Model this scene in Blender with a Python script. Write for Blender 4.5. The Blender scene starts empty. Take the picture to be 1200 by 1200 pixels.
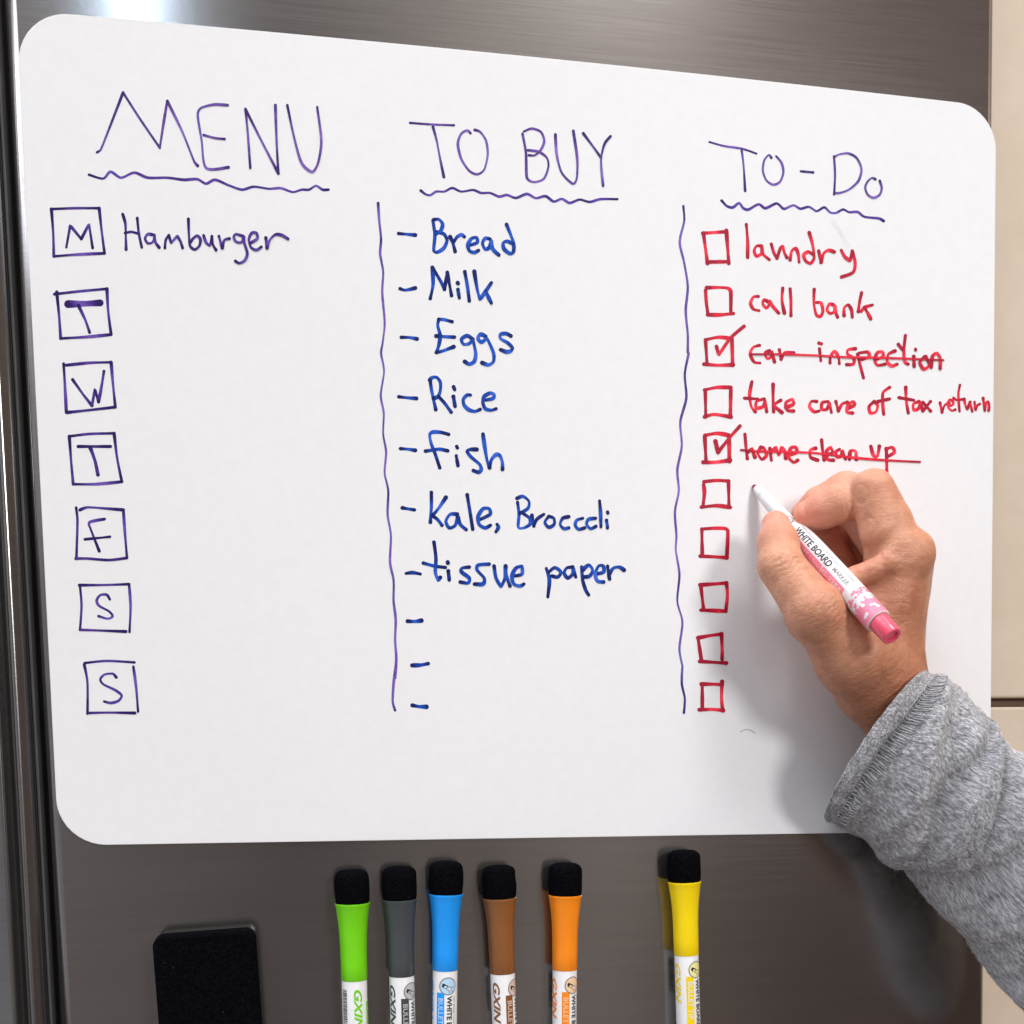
import bpy, bmesh, math, random
import numpy as np
from mathutils import Vector, Matrix, noise as mnoise

random.seed(7)
SC = bpy.context.scene
COL = SC.collection

# ------------------------------------------------------------------ camera
CAM = np.array([-0.10389348, -0.47818971, -0.12324065])
ROT = np.array([[0.98448345, 0.02222627, -0.17406414],
                [-0.17508316, 0.05795794, -0.98284626],
                [-0.01175660, 0.99807158, 0.06095008]])
FPX, CX, CY = 1300.0, 600.0, 950.0
cd = bpy.data.cameras.new('camera')
cam = bpy.data.objects.new('camera', cd)
COL.objects.link(cam)
cam.matrix_world = Matrix(((*ROT[0], CAM[0]), (*ROT[1], CAM[1]), (*ROT[2], CAM[2]), (0, 0, 0, 1)))
cd.sensor_width = 36.0
cd.lens = FPX / 1200.0 * 36.0
cd.shift_x = 0.0
cd.shift_y = (CY - 600.0) / 1200.0
cd.clip_start = 0.01
cd.clip_end = 50.0
SC.camera = cam

# ------------------------------------------------------------------ kitchen surroundings (environment light)
W = bpy.data.worlds.new('World')
SC.world = W
W.use_nodes = True
nt = W.node_tree
nt.nodes.clear()
wo = nt.nodes.new('ShaderNodeOutputWorld')
bg = nt.nodes.new('ShaderNodeBackground')
tc = nt.nodes.new('ShaderNodeTexCoord')
sp = nt.nodes.new('ShaderNodeSeparateXYZ')
rp = nt.nodes.new('ShaderNodeValToRGB')
mr = nt.nodes.new('ShaderNodeMapRange')
mr.inputs['From Min'].default_value = -1.0
mr.inputs['From Max'].default_value = 1.0
nz = nt.nodes.new('ShaderNodeTexNoise')
nz.inputs['Scale'].default_value = 6.5
nz.inputs['Detail'].default_value = 3.0
mp = nt.nodes.new('ShaderNodeMapping')
mp.inputs['Scale'].default_value = (2.2, 2.2, 0.7)
r2 = nt.nodes.new('ShaderNodeValToRGB')
r2.color_ramp.elements[0].position = 0.36
r2.color_ramp.elements[0].color = (0.48, 0.42, 0.38, 1)
r2.color_ramp.elements[1].position = 0.62
r2.color_ramp.elements[1].color = (1.38, 1.38, 1.35, 1)
mx = nt.nodes.new('ShaderNodeMix')
mx.data_type = 'RGBA'
mx.blend_type = 'MULTIPLY'
mx.inputs[0].default_value = 1.0
L = nt.links.new
L(tc.outputs['Generated'], sp.inputs[0])
L(sp.outputs['Z'], mr.inputs['Value'])
L(mr.outputs[0], rp.inputs[0])
L(tc.outputs['Generated'], mp.inputs[0])
L(mp.outputs[0], nz.inputs['Vector'])
L(nz.outputs['Fac'], r2.inputs[0])
L(rp.outputs[0], mx.inputs[6])
L(r2.outputs[0], mx.inputs[7])
L(mx.outputs[2], bg.inputs[0])
L(bg.outputs[0], wo.inputs[0])
el = rp.color_ramp.elements
el[0].position = 0.0
el[0].color = (0.30, 0.29, 0.30, 1)
el[1].position = 1.0
el[1].color = (3.1, 3.15, 3.3, 1)
for pos_, col_ in ((0.42, (0.20, 0.185, 0.18)), (0.52, (0.235, 0.215, 0.21)), (0.66, (0.33, 0.31, 0.295)), (0.78, (0.45, 0.43, 0.415)), (0.88, (2.6, 2.65, 2.8))):
    e = el.new(pos_)
    e.color = (*col_, 1)
# the kitchen from left to right: a bright bluish side added as fill light, a darker wall, a paler wall, dark wooden cupboards
rx = nt.nodes.new('ShaderNodeValToRGB')
re_ = rx.color_ramp.elements
re_[0].position = 0.0
re_[0].color = (2.0, 2.2, 2.5, 1)
re_[1].position = 1.0
re_[1].color = (0.75, 0.58, 0.48, 1)
for pos_, col_ in ((0.28, (1.6, 1.7, 1.85)), (0.40, (0.95, 0.95, 0.98)), (0.50, (0.70, 0.70, 0.70)), (0.535, (0.85, 0.85, 0.85)), (0.56, (1.45, 1.40, 1.35)), (0.63, (1.50, 1.43, 1.38)), (0.66, (0.85, 0.70, 0.62)), (0.70, (0.42, 0.28, 0.22))):
    e = re_.new(pos_)
    e.color = (*col_, 1)
nx_ = nt.nodes.new('ShaderNodeMapRange')
nx_.inputs['From Min'].default_value = -1.0
nx_.inputs['From Max'].default_value = 1.0
m2 = nt.nodes.new('ShaderNodeMix')
m2.data_type = 'RGBA'
m2.blend_type = 'MULTIPLY'
m2.inputs[0].default_value = 1.0
L(sp.outputs['X'], nx_.inputs['Value'])
L(nx_.outputs[0], rx.inputs[0])
L(mx.outputs[2], m2.inputs[6])
L(rx.outputs[0], m2.inputs[7])
L(m2.outputs[2], bg.inputs[0])
bg.inputs[1].default_value = 1.0


def lamp(name, loc, target, size, power, color):
    ld = bpy.data.lights.new(name, 'AREA')
    ld.shape = 'DISK'
    ld.size = size
    ld.energy = power
    ld.color = color
    o = bpy.data.objects.new(name, ld)
    COL.objects.link(o)
    o.location = loc
    o.rotation_euler = (Vector(target) - Vector(loc)).to_track_quat('-Z', 'Y').to_euler()
    return o


LD = np.array([0.35, -1.0, 0.27])
lamp('kitchen_lamp', tuple(np.array([0.12, 0, 0]) + LD * 2.7), (0.1, 0, 0), 0.62, 34.5, (1.0, 0.993, 0.978))
lamp('upper_lamp', (0.46, -1.15, 1.55), (0.05, 0, 0), 0.5, 10.0, (0.97, 0.99, 1.0))
lamp('ceiling_lamp', (-0.36, -1.43, 1.06), (0, 0, 0), 0.07, 0.60, (0.62, 0.80, 1.0))

SC.view_settings.view_transform = 'Standard'
SC.view_settings.look = 'None'
SC.view_settings.exposure = 0.0
SC.view_settings.gamma = 1.0


# ------------------------------------------------------------------ helpers
def at(px, py, h=0.0):
    """point of the room seen at photo position (px, py) and h millimetres in front of the fridge door"""
    d = ROT @ np.array([(px - CX) / FPX, (CY - py) / FPX, -1.0])
    t = (-h * 0.001 - CAM[1]) / d[1]
    return CAM + d * t


def proj(p):
    q = ROT.T @ (np.asarray(p) - CAM)
    return np.array([CX + FPX * q[0] / -q[2], CY - FPX * q[1] / -q[2]])


def tag(o, label=None, cat=None, group=None, kind=None):
    if label: o['label'] = label
    if cat: o['category'] = cat
    if group: o['group'] = group
    if kind: o['kind'] = kind
    return o


def empty(name, loc=(0, 0, 0)):
    o = bpy.data.objects.new(name, None)
    COL.objects.link(o)
    o.location = loc
    o.empty_display_size = 0.01
    return o


def link(name, me, mat, parent=None, smooth=False):
    o = bpy.data.objects.new(name, me)
    COL.objects.link(o)
    if mat: me.materials.append(mat)
    if parent:
        o.parent = parent
        wp = Vector((0, 0, 0))
        q = parent
        while q:
            wp += q.location
            q = q.parent
        o.location = -wp          # geometry is written in room coordinates
    if smooth:
        me.polygons.foreach_set('use_smooth', [True] * len(me.polygons))
    return o


def mesh(name, V, F, mat, parent=None, smooth=False):
    me = bpy.data.meshes.new(name)
    me.from_pydata([tuple(v) for v in V], [], F)
    me.update()
    return link(name, me, mat, parent, smooth)


class NT:
    def __init__(self, name):
        self.m = bpy.data.materials.new(name)
        self.m.use_nodes = True
        self.t = self.m.node_tree
        self.b = self.t.nodes['Principled BSDF']

    def n(self, kind, **kw):
        x = self.t.nodes.new('ShaderNode' + kind)
        for k, v in kw.items():
            if k in x.inputs.keys():
                x.inputs[k].default_value = v
            else:
                setattr(x, k, v)
        return x

    def l(self, a, b): self.t.links.new(a, b)

    def noise(self, scale, detail=3.0, mapscale=(1, 1, 1), rough=0.5, coord='Object', rot=(0, 0, 0)):
        c = self.n('TexCoord')
        m = self.n('Mapping')
        m.inputs['Scale'].default_value = mapscale
        m.inputs['Rotation'].default_value = rot
        z = self.n('TexNoise', Scale=scale, Detail=detail, Roughness=rough)
        self.l(c.outputs[coord], m.inputs[0])
        self.l(m.outputs[0], z.inputs['Vector'])
        return z.outputs['Fac']

    def ramp(self, fac, stops):
        r = self.n('ValToRGB')
        e = r.color_ramp.elements
        e[0].position, e[0].color = stops[0][0], (*stops[0][1], 1)
        e[1].position, e[1].color = stops[-1][0], (*stops[-1][1], 1)
        for p, c in stops[1:-1]:
            q = e.new(p)
            q.color = (*c, 1)
        self.l(fac, r.inputs[0])
        return r.outputs[0]

    def mix(self, fac, a, b, mode='MIX'):
        m = self.n('Mix')
        m.data_type = 'RGBA'
        m.blend_type = mode
        for s, v in ((0, fac), (6, a), (7, b)):
            if isinstance(v, (int, float)): m.inputs[s].default_value = v
            elif isinstance(v, tuple): m.inputs[s].default_value = (*v, 1)
            else: self.l(v, m.inputs[s])
        return m.outputs[2]

    def bump(self, h, strength, dist, prev=None):
        b = self.n('Bump', Strength=strength, Distance=dist)
        self.l(h, b.inputs['Height'])
        if prev: self.l(prev, b.inputs['Normal'])
        return b.outputs[0]


def simple(name, col, rough=0.5, spec=0.5, var=0.12, vscale=60.0, bump=0.0, bscale=800.0, coat=0.0, sss=0.0):
    m = NT(name)
    f = m.noise(vscale, 3)
    c0 = tuple(c * (1 - var) for c in col)
    c1 = tuple(min(1, c * (1 + var)) for c in col)
    m.l(m.ramp(f, [(0.3, c0), (0.7, c1)]), m.b.inputs['Base Color'])
    m.b.inputs['Roughness'].default_value = rough
    m.b.inputs['Specular IOR Level'].default_value = spec
    m.b.inputs['Coat Weight'].default_value = coat
    if sss:
        m.b.inputs['Subsurface Weight'].default_value = sss
        m.b.inputs['Subsurface Radius'].default_value = (1, 0.6, 0.4)
        m.b.inputs['Subsurface Scale'].default_value = 0.002
    if bump:
        m.l(m.bump(m.noise(bscale, 3), bump, 0.0003), m.b.inputs['Normal'])
    return m.m


# ------------------------------------------------------------------ materials
def steel(name, base, rough):
    m = NT(name)
    streak = m.noise(1.0, 5, (16, 16, 1300), 0.7)
    broad = m.noise(1.0, 3, (3, 3, 260), 0.6)
    c = m.mix(0.5, m.ramp(streak, [(0.3, tuple(b * 0.86 for b in base)), (0.7, tuple(b * 1.12 for b in base))]),
              m.ramp(broad, [(0.3, tuple(b * 0.93 for b in base)), (0.7, tuple(b * 1.05 for b in base))]))
    m.l(c, m.b.inputs['Base Color'])
    m.b.inputs['Metallic'].default_value = 0.93
    rr = m.n('MapRange')
    rr.inputs['To Min'].default_value = rough * 0.85
    rr.inputs['To Max'].default_value = rough * 1.2
    m.l(streak, rr.inputs['Value'])
    m.l(rr.outputs[0], m.b.inputs['Roughness'])
    m.b.inputs['Anisotropic'].default_value = 0.35
    m.b.inputs['Anisotropic Rotation'].default_value = 0.25
    tg = m.n('Tangent')
    tg.direction_type = 'UV_MAP'
    tg.uv_map = 'UVMap'
    m.l(tg.outputs[0], m.b.inputs['Tangent'])
    m.l(m.bump(streak, 0.04, 0.0002), m.b.inputs['Normal'])
    return m.m


M_STEEL = steel('brushed_steel', (0.31, 0.292, 0.285), 0.165)
M_EDGE = steel('steel_edge', (0.27, 0.27, 0.27), 0.2)
M_DARK = simple('dark_rubber', (0.006, 0.006, 0.007), 0.6)
M_GASKET = simple('grey_gasket', (0.10, 0.10, 0.10), 0.5)


def board_mat():
    m = NT('whiteboard_film')
    f = m.noise(9, 3)
    g = m.noise(220, 2)
    c = m.mix(0.5, m.ramp(f, [(0.3, (0.795, 0.80, 0.812)), (0.7, (0.83, 0.832, 0.84))]),
              m.ramp(g, [(0.35, (0.795, 0.80, 0.815)), (0.65, (0.83, 0.832, 0.845))]))
    m.l(c, m.b.inputs['Base Color'])
    m.b.inputs['Roughness'].default_value = 0.5
    m.b.inputs['Specular IOR Level'].default_value = 0.28
    m.l(m.bump(m.noise(45, 3), 0.10, 0.0006), m.b.inputs['Normal'])
    return m.m


M_BOARD = board_mat()
M_MAGNET = simple('magnet_back', (0.05, 0.045, 0.04), 0.7)


def ink(name, dark, light):
    m = NT(name)
    f = m.noise(420, 4, rough=0.75)
    a = m.n('Attribute')
    a.attribute_name = 'dry'
    mm = m.n('Math')
    mm.operation = 'MULTIPLY_ADD'
    mm.inputs[1].default_value = 0.75
    mm.inputs[2].default_value = -0.30
    m.l(a.outputs['Fac'], mm.inputs[0])
    ad = m.n('Math')
    ad.operation = 'ADD'
    m.l(mm.outputs[0], ad.inputs[0])
    m.l(f, ad.inputs[1])
    pale = tuple(min(1, c * 1.3 + 0.06) for c in light)
    m.l(m.ramp(ad.outputs[0], [(0.28, dark), (0.62, light), (0.95, pale)]), m.b.inputs['Base Color'])
    m.b.inputs['Roughness'].default_value = 0.5
    m.b.inputs['Specular IOR Level'].default_value = 0.12
    return m.m


M_PURPLE = ink('purple_ink', (0.026, 0.010, 0.11), (0.10, 0.045, 0.32))
M_PURPLE_THIN = ink('thin_purple_ink', (0.05, 0.02, 0.16), (0.17, 0.09, 0.40))
M_BLUE = ink('blue_ink', (0.003, 0.012, 0.12), (0.004, 0.075, 0.48))
M_RED = ink('red_ink', (0.38, 0.010, 0.035), (0.78, 0.022, 0.055))


def skin_mat():
    m = NT('skin')
    big = m.noise(38, 4, rough=0.6)
    fine = m.noise(260, 4, rough=0.65)
    c = m.mix(0.45, m.ramp(big, [(0.3, (0.50, 0.20, 0.115)), (0.7, (0.73, 0.38, 0.235))]),
              m.ramp(fine, [(0.3, (0.50, 0.205, 0.12)), (0.7, (0.73, 0.375, 0.235))]))
    at_ = m.n('Attribute')
    at_.attribute_name = 'flush'
    c = m.mix(at_.outputs['Fac'], c, (0.86, 0.35, 0.26))
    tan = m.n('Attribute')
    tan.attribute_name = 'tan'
    c = m.mix(tan.outputs['Fac'], c, m.mix(1.0, c, (0.62, 0.50, 0.42), 'MULTIPLY'))  # mostly light falloff, painted into the skin colour as darkening towards the wrist
    m.l(c, m.b.inputs['Base Color'])
    m.b.inputs['Roughness'].default_value = 0.43
    m.b.inputs['Specular IOR Level'].default_value = 0.42
    m.b.inputs['Subsurface Weight'].default_value = 0.35
    m.b.inputs['Subsurface Radius'].default_value = (1.0, 0.32, 0.16)
    m.b.inputs['Subsurface Scale'].default_value = 0.0035
    tcx = m.n('TexCoord')
    vo = m.n('TexVoronoi', Scale=900.0)
    vo.feature = 'DISTANCE_TO_EDGE'
    wz = m.n('TexNoise', Scale=300.0, Detail=2.0)
    add = m.n('MixRGB') if False else None
    m.l(tcx.outputs['Object'], vo.inputs['Vector'])
    b1 = m.bump(vo.outputs['Distance'], 0.45, 0.0004)
    wr = m.noise(1.0, 4, (260, 260, 900), 0.6, rot=(0.0, 0.35, 0.0))
    b2 = m.bump(wr, 0.5, 0.0004, b1)
    b3 = m.bump(m.noise(120, 4), 0.35, 0.0012, b2)
    m.l(b3, m.b.inputs['Normal'])
    return m.m


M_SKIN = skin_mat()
M_NAIL = simple('fingernail', (0.74, 0.40, 0.32), 0.25, 0.5, 0.06, 200, coat=0.3, sss=0.2)


def fleece():
    m = NT('heather_fleece')
    c = m.n('TexCoord')
    def nz(sc, mpz, det=3, rough=0.6, rot=0.0):
        mp_ = m.n('Mapping')
        mp_.inputs['Scale'].default_value = mpz
        mp_.inputs['Rotation'].default_value = (0, 0, rot)
        z = m.n('TexNoise', Scale=sc, Detail=det, Roughness=rough)
        m.l(c.outputs['UV'], mp_.inputs[0])
        m.l(mp_.outputs[0], z.inputs['Vector'])
        return z.outputs['Fac']
    fib = nz(1.0, (330, 900, 1), 4, 0.7, 0.25)
    fib2 = nz(1.0, (260, 620, 1), 3, 0.6, -0.5)
    clump = nz(1.0, (90, 160, 1), 3, 0.6)
    a = m.ramp(fib, [(0.36, (0.12, 0.065, 0.075)), (0.48, (0.30, 0.30, 0.325)), (0.58, (0.95, 0.95, 0.97))])
    b = m.ramp(fib2, [(0.36, (0.17, 0.17, 0.182)), (0.62, (0.75, 0.75, 0.78))])
    k = m.mix(0.36, a, b)
    k = m.mix(0.28, k, m.ramp(clump, [(0.36, (0.22, 0.22, 0.232)), (0.62, (0.74, 0.74, 0.765))]))
    m.l(k, m.b.inputs['Base Color'])
    m.b.inputs['Roughness'].default_value = 0.95
    m.b.inputs['Specular IOR Level'].default_value = 0.1
    m.b.inputs['Sheen Weight'].default_value = 0.25
    m.b.inputs['Sheen Roughness'].default_value = 0.5
    b1 = m.bump(fib, 1.0, 0.0016)
    b2 = m.bump(clump, 0.7, 0.0015, b1)
    m.l(b2, m.b.inputs['Normal'])
    return m.m


M_FLEECE = fleece()
M_THREAD = simple('grey_thread', (0.46, 0.46, 0.48), 0.85, 0.2, 0.3, 700)
M_FUZZ = simple('loose_fibre', (0.55, 0.55, 0.57), 0.8, 0.2, 0.75, 330)
M_CAB = None


def cabinet_mat():
    m = NT('cream_laminate')
    f = m.noise(90, 4, rough=0.6)
    g = m.noise(16, 3)
    c = m.mix(0.5, m.ramp(f, [(0.3, (0.57, 0.47, 0.36)), (0.7, (0.64, 0.535, 0.42))]),
              m.ramp(g, [(0.3, (0.56, 0.46, 0.34)), (0.7, (0.65, 0.545, 0.43))]))
    m.l(c, m.b.inputs['Base Color'])
    m.b.inputs['Roughness'].default_value = 0.5
    m.l(m.bump(f, 0.25, 0.0008), m.b.inputs['Normal'])
    return m.m


M_CAB = cabinet_mat()
M_CARCASS = simple('dark_wood', (0.16, 0.095, 0.06), 0.7)
def felt_mat():
    m = NT('black_felt')
    f = m.noise(1100, 3)
    lint = m.noise(520, 2, rough=0.4)
    c = m.mix(m.ramp(lint, [(0.775, (0, 0, 0)), (0.80, (1, 1, 1))]), m.ramp(f, [(0.3, (0.0012, 0.0012, 0.0018)), (0.7, (0.005, 0.005, 0.007))]), (0.03, 0.03, 0.034))
    m.l(c, m.b.inputs['Base Color'])
    m.b.inputs['Roughness'].default_value = 1.0
    m.b.inputs['Specular IOR Level'].default_value = 0.02
    m.l(m.bump(m.noise(1400, 3), 1.0, 0.0006), m.b.inputs['Normal'])
    return m.m


M_FELT = felt_mat()
M_ERASER_BODY = simple('eraser_plastic', (0.02, 0.02, 0.025), 0.35)
M_WHITE = simple('white_plastic', (0.80, 0.80, 0.80), 0.3, 0.5, 0.02)
M_BLACKINK = simple('black_print', (0.02, 0.02, 0.022), 0.45)
M_GREYINK = simple('grey_print', (0.22, 0.22, 0.23), 0.45)


# ------------------------------------------------------------------ fridge
def line_at(pa, pb, h=0.0):
    """x of a near-vertical edge as a function of z, through two photo points"""
    a, b = at(*pa, h), at(*pb, h)
    return lambda z: a[0] + (b[0] - a[0]) * (z - a[2]) / (b[2] - a[2])


LR = line_at((19, 0), (77, 1080))
RR = line_at((1166.5, 0), (1154.5, 1180))
ZB, ZT = -0.34, 0.34


def add_uv(o, fn):
    me = o.data
    uv = me.uv_layers.new(name='UVMap')
    for lp in me.loops:
        uv.data[lp.index].uv = fn(me.vertices[lp.vertex_index].co)


def extrude_profile(name, prof, mat, parent, edge=LR, smooth=True, n=2):
    """prof: (x offset mm, depth mm) list; extruded along the fridge height"""
    V, F = [], []
    m = len(prof)
    zs = [ZB + (ZT - ZB) * i / n for i in range(n + 1)]
    for z in zs:
        for (x, d) in prof:
            V.append((edge(z) + x * 0.001, d * 0.001, z))
    for i in range(n):
        for j in range(m - 1):
            a = i * m + j
            F.append((a, a + 1, a + m + 1, a + m))
    o = mesh(name, V, F, mat, parent, smooth)
    add_uv(o, lambda c: (c.x, c.z))
    return o


def arc(cx, cy, r, a0, a1, n=8):
    return [(cx + r * math.cos(math.radians(a0 + (a1 - a0) * i / n)),
             cy + r * math.sin(math.radians(a0 + (a1 - a0) * i / n))) for i in range(n + 1)]


fridge = empty('fridge', (0, 0.03, ZB))
tag(fridge, 'brushed stainless steel fridge with two doors carrying the whiteboard and markers', 'fridge')
# right door: left roundover, flat front, right roundover, both sides and back
wd = (RR(0) - LR(0)) * 1000


def door_right():
    V, F = [], []
    left = [(-5.0, 60.0)] + [(-5.0, 20.0)] + arc(0, 5.0, 5.0, 180, 270, 8)
    right = arc(-3.0, 3.0, 3.0, 270, 360, 6) + [(0.0, 60.0)]
    m = len(left) + len(right)
    zs = [ZB, ZT]
    for z in zs:
        for (x, d) in left: V.append((LR(z) + x * 0.001, d * 0.001, z))
        for (x, d) in right: V.append((RR(z) + x * 0.001, d * 0.001, z))
    for j in range(m):
        k = (j + 1) % m
        F.append((j, k, m + k, m + j))
    F.append(tuple(range(m - 1, -1, -1)))
    F.append(tuple(range(m, 2 * m)))
    o = mesh('door', V, F, M_STEEL, fridge, False)
    for p in o.data.polygons:
        p.use_smooth = len(p.vertices) == 4 and p.area < 0.02 and abs(p.normal.y) < 0.999
    add_uv(o, lambda c: (c.x, c.z))
    return o


d1 = door_right()
tag(d1, 'wide right door of brushed steel behind the whiteboard')
# left door: front skin, groove, lip, rounded corner, side going back
prof = [(-60.0, 60.0), (-60.0, 0.0), (-23.0, 0.0), (-21.8, -0.5), (-20.8, 0.1), (-20.4, 1.5), (-20.3, 10.0), (-16.2, 10.0), (-16.1, 2.0), (-15.8, 0.7),
        (-15.2, 0.05), (-14.4, 0.0), (-13.6, 0.35), (-12.6, 1.1), (-11.3, 2.2), (-10.3, 3.2), (-9.9, 4.4), (-9.8, 60.0)]
d2 = extrude_profile('door', prof, M_EDGE, fridge, smooth=True)
tag(d2, 'left door, only its rounded edge and groove in view')
g = extrude_profile('gasket', [(-9.6, 16.0), (-9.6, 5.6), (-9.1, 5.2), (-8.6, 5.8), (-8.6, 16.0)], M_GASKET, fridge, smooth=False)
g2 = extrude_profile('cabinet_frame', [(-12.4, 16.2), (-5.3, 16.2), (-5.3, 17.5), (-12.4, 17.5), (-12.4, 16.2)], M_DARK, fridge, smooth=False)


# ------------------------------------------------------------------ kitchen cabinet beside the fridge
def box_mesh(name, x0, x1, y0, y1, z0, z1, mat, parent, bev=0.0015):
    bm = bmesh.new()
    bmesh.ops.create_cube(bm, size=1.0)
    for v in bm.verts:
        v.co = Vector(((x0 + x1) / 2 + v.co.x * (x1 - x0), (y0 + y1) / 2 + v.co.y * (y1 - y0), (z0 + z1) / 2 + v.co.z * (z1 - z0)))
    if bev:
        bmesh.ops.bevel(bm, geom=bm.edges[:], offset=bev, segments=3, affect='EDGES', profile=0.6)
    me = bpy.data.meshes.new(name)
    bm.to_mesh(me)
    bm.free()
    return link(name, me, mat, parent)


gz0 = at(1185, 828.5, -14)[2]
gz1 = at(1185, 818.0, -14)[2]
cab = empty('kitchen_cabinet', (0.3, 0.05, ZB))
tag(cab, 'cream kitchen cabinet front with a dark gap between its doors, right of the fridge', 'cabinet')
xl = RR(0) + 0.0045
box_mesh('cabinet_door', xl, xl + 0.30, 0.014, 0.019, gz1, ZT, M_CAB, cab)
box_mesh('cabinet_door', xl, xl + 0.30, 0.014, 0.019, ZB, gz0, M_CAB, cab)
box_mesh('cabinet_body', xl + 0.001, xl + 0.299, 0.0195, 0.30, ZB, ZT, M_CARCASS, cab, 0)

# ------------------------------------------------------------------ whiteboard
board = empty('whiteboard', tuple(at(600, 990, 0)))
tag(board, 'white magnetic whiteboard with rounded corners and handwritten menu, shopping and to-do lists', 'whiteboard')
BH = 1.0     # sheet thickness in mm


def board_sheet():
    c = [at(68.5, 991, BH), at(1160, 973.5, BH), at(1167.6, 125, BH), at(19, 11, BH)]   # ccw
    R = 0.0195
    pts = []
    n = len(c)
    for i in range(n):
        p, a, b = c[i], c[i - 1], c[(i + 1) % n]
        ua = (a - p) / np.linalg.norm(a - p)
        ub = (b - p) / np.linalg.norm(b - p)
        ang = math.acos(ua @ ub)
        d = R / math.tan(ang / 2)
        bis = (ua + ub) / np.linalg.norm(ua + ub)
        o = p + bis * (R / math.sin(ang / 2))
        s, e = p + ua * d, p + ub * d
        for k in range(13):
            t = k / 12
            v = (s - o) * (1 - t) + (e - o) * t
            v = v / np.linalg.norm(v) * R
            pts.append(o + v)
        nx = c[(i + 1) % n]
        for k in range(1, 16):
            q0, q1 = p + ub * d, nx + (p - nx) / np.linalg.norm(p - nx) * d
            pts.append(q0 + (q1 - q0) * k / 16)
    # the thin sheet bows a little along its upper edge
    x0, x1 = c[3][0], c[2][0]
    for p in pts:
        if p[2] > 0:
            u = (p[0] - x0) / (x1 - x0)
            p[2] += 0.0016 * 4 * max(0, u * (1 - u)) * min(1, p[2] / 0.12)
    m = len(pts)
    V = []
    for (ins, h) in ((0, 0.15), (0, BH - 0.15), (0.0002, BH)):
        cen = sum(pts) / m
        for p in pts:
            q = p + (cen - p) / np.linalg.norm(cen - p) * ins
            V.append((q[0], -h * 0.001, q[2]))
    F = [tuple(range(2 * m, 3 * m))]
    for s in (0, 1):
        for j in range(m):
            k = (j + 1) % m
            F.append((s * m + j, s * m + k, (s + 1) * m + k, (s + 1) * m + j))
    F.append(tuple(range(m - 1, -1, -1)))
    return mesh('board_sheet', V, F, M_BOARD, board)


board_sheet()
HIN = BH + 0.04


def parse(reg, s, close=False):
    x0, y0, k = reg
    out = []
    for t in s.split():
        a, b = t.split(',')
        out.append((x0 + float(a) * k, y0 + float(b) * k))
    return out


def smooth_pts(P, sub=7, ten=0.42):
    P = [np.array(p, float) for p in P]
    if len(P) < 3:
        return [P[0] + (P[-1] - P[0]) * i / 6 for i in range(7)]
    out = []
    n = len(P)
    for i in range(n - 1):
        p0 = P[i - 1] if i else P[0]
        p1, p2 = P[i], P[i + 1]
        p3 = P[i + 2] if i + 2 < n else P[-1]
        m1, m2 = (p2 - p0) * ten, (p3 - p1) * ten
        # at a sharp reversal keep the corner
        def corner(a, b):
            la, lb = np.linalg.norm(a), np.linalg.norm(b)
            return la > 0 and lb > 0 and (a @ b) / (la * lb) < -0.25
        if i and corner(p1 - p0, p2 - p1): m1 = (p2 - p1) * 0.25
        if i + 2 < n and corner(p2 - p1, p3 - p2): m2 = (p2 - p1) * 0.25
        ln = np.linalg.norm(p2 - p1)
        for mm in (0, 1):
            v = (m1, m2)[mm]
            l = np.linalg.norm(v)
            if l > ln * 1.0:
                v = v / l * ln
                if mm == 0: m1 = v
                else: m2 = v
        for k in range(sub):
            t = k / sub
            out.append((2 * t**3 - 3 * t**2 + 1) * p1 + (t**3 - 2 * t**2 + t) * m1 + (-2 * t**3 + 3 * t**2) * p2 + (t**3 - t**2) * m2)
    out.append(P[-1])
    return out


DRY = []


def stroke_geo(P, w, h0, V, F, rnd):
    """flat ink ribbon of width w px, rounded ends, rising slightly along its length so that it may cross itself"""
    P = smooth_pts(P)
    Q = [P[0]]
    for p in P[1:]:
        if np.linalg.norm(p - Q[-1]) > 0.35: Q.append(p)
    if len(Q) < 2: Q.append(Q[0] + np.array([0.4, 0.3]))
    n = len(Q)
    dirs = []
    for i in range(n):
        d = Q[min(i + 1, n - 1)] - Q[max(i - 1, 0)]
        l = np.linalg.norm(d)
        dirs.append(d / l if l > 1e-6 else (dirs[-1] if dirs else np.array([1.0, 0])))
    ph = rnd.random() * 9
    def wid(i):
        t = i / max(1, n - 1)
        return w * 0.5 * (1 + 0.10 * math.sin(ph + i * 0.35) + 0.10 * math.sin(ph * 2 + t * 7) + 0.10 * (abs(t - 0.5) * 2) ** 3)
    base = len(V)
    for i in range(n):
        nn = np.array([-dirs[i][1], dirs[i][0]]) * wid(i)
        h = h0 + 0.015 * i / n
        V.append(at(*(Q[i] + nn), h))
        V.append(at(*(Q[i] - nn), h))
        tt = i / max(1, n - 1)
        dr = 0.5 + 0.55 * mnoise.noise(Vector((ph * 10, i * 0.10, 0))) - 0.55 * max(0, 1 - min(tt, 1 - tt) * n / 6.0)
        DRY.extend([dr, dr])
        if i:
            a = base + 2 * i
            F.append((a - 2, a - 1, a + 1, a))
    for end, sgn in ((0, -1), (n - 1, 1)):
        r = wid(end)
        h = h0 + 0.015 * end / n
        nn = np.array([-dirs[end][1], dirs[end][0]])
        dd = dirs[end] * sgn
        idx = [base + 2 * end]
        for k in range(1, 6):
            a = math.pi * k / 6
            idx.append(len(V))
            V.append(at(*(Q[end] + nn * r * math.cos(a) + dd * r * math.sin(a)), h))
            DRY.append(0.0)
        idx.append(base + 2 * end + 1)
        F.append(tuple(idx) if sgn < 0 else tuple(reversed(idx)))


LAYER = [0]


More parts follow.
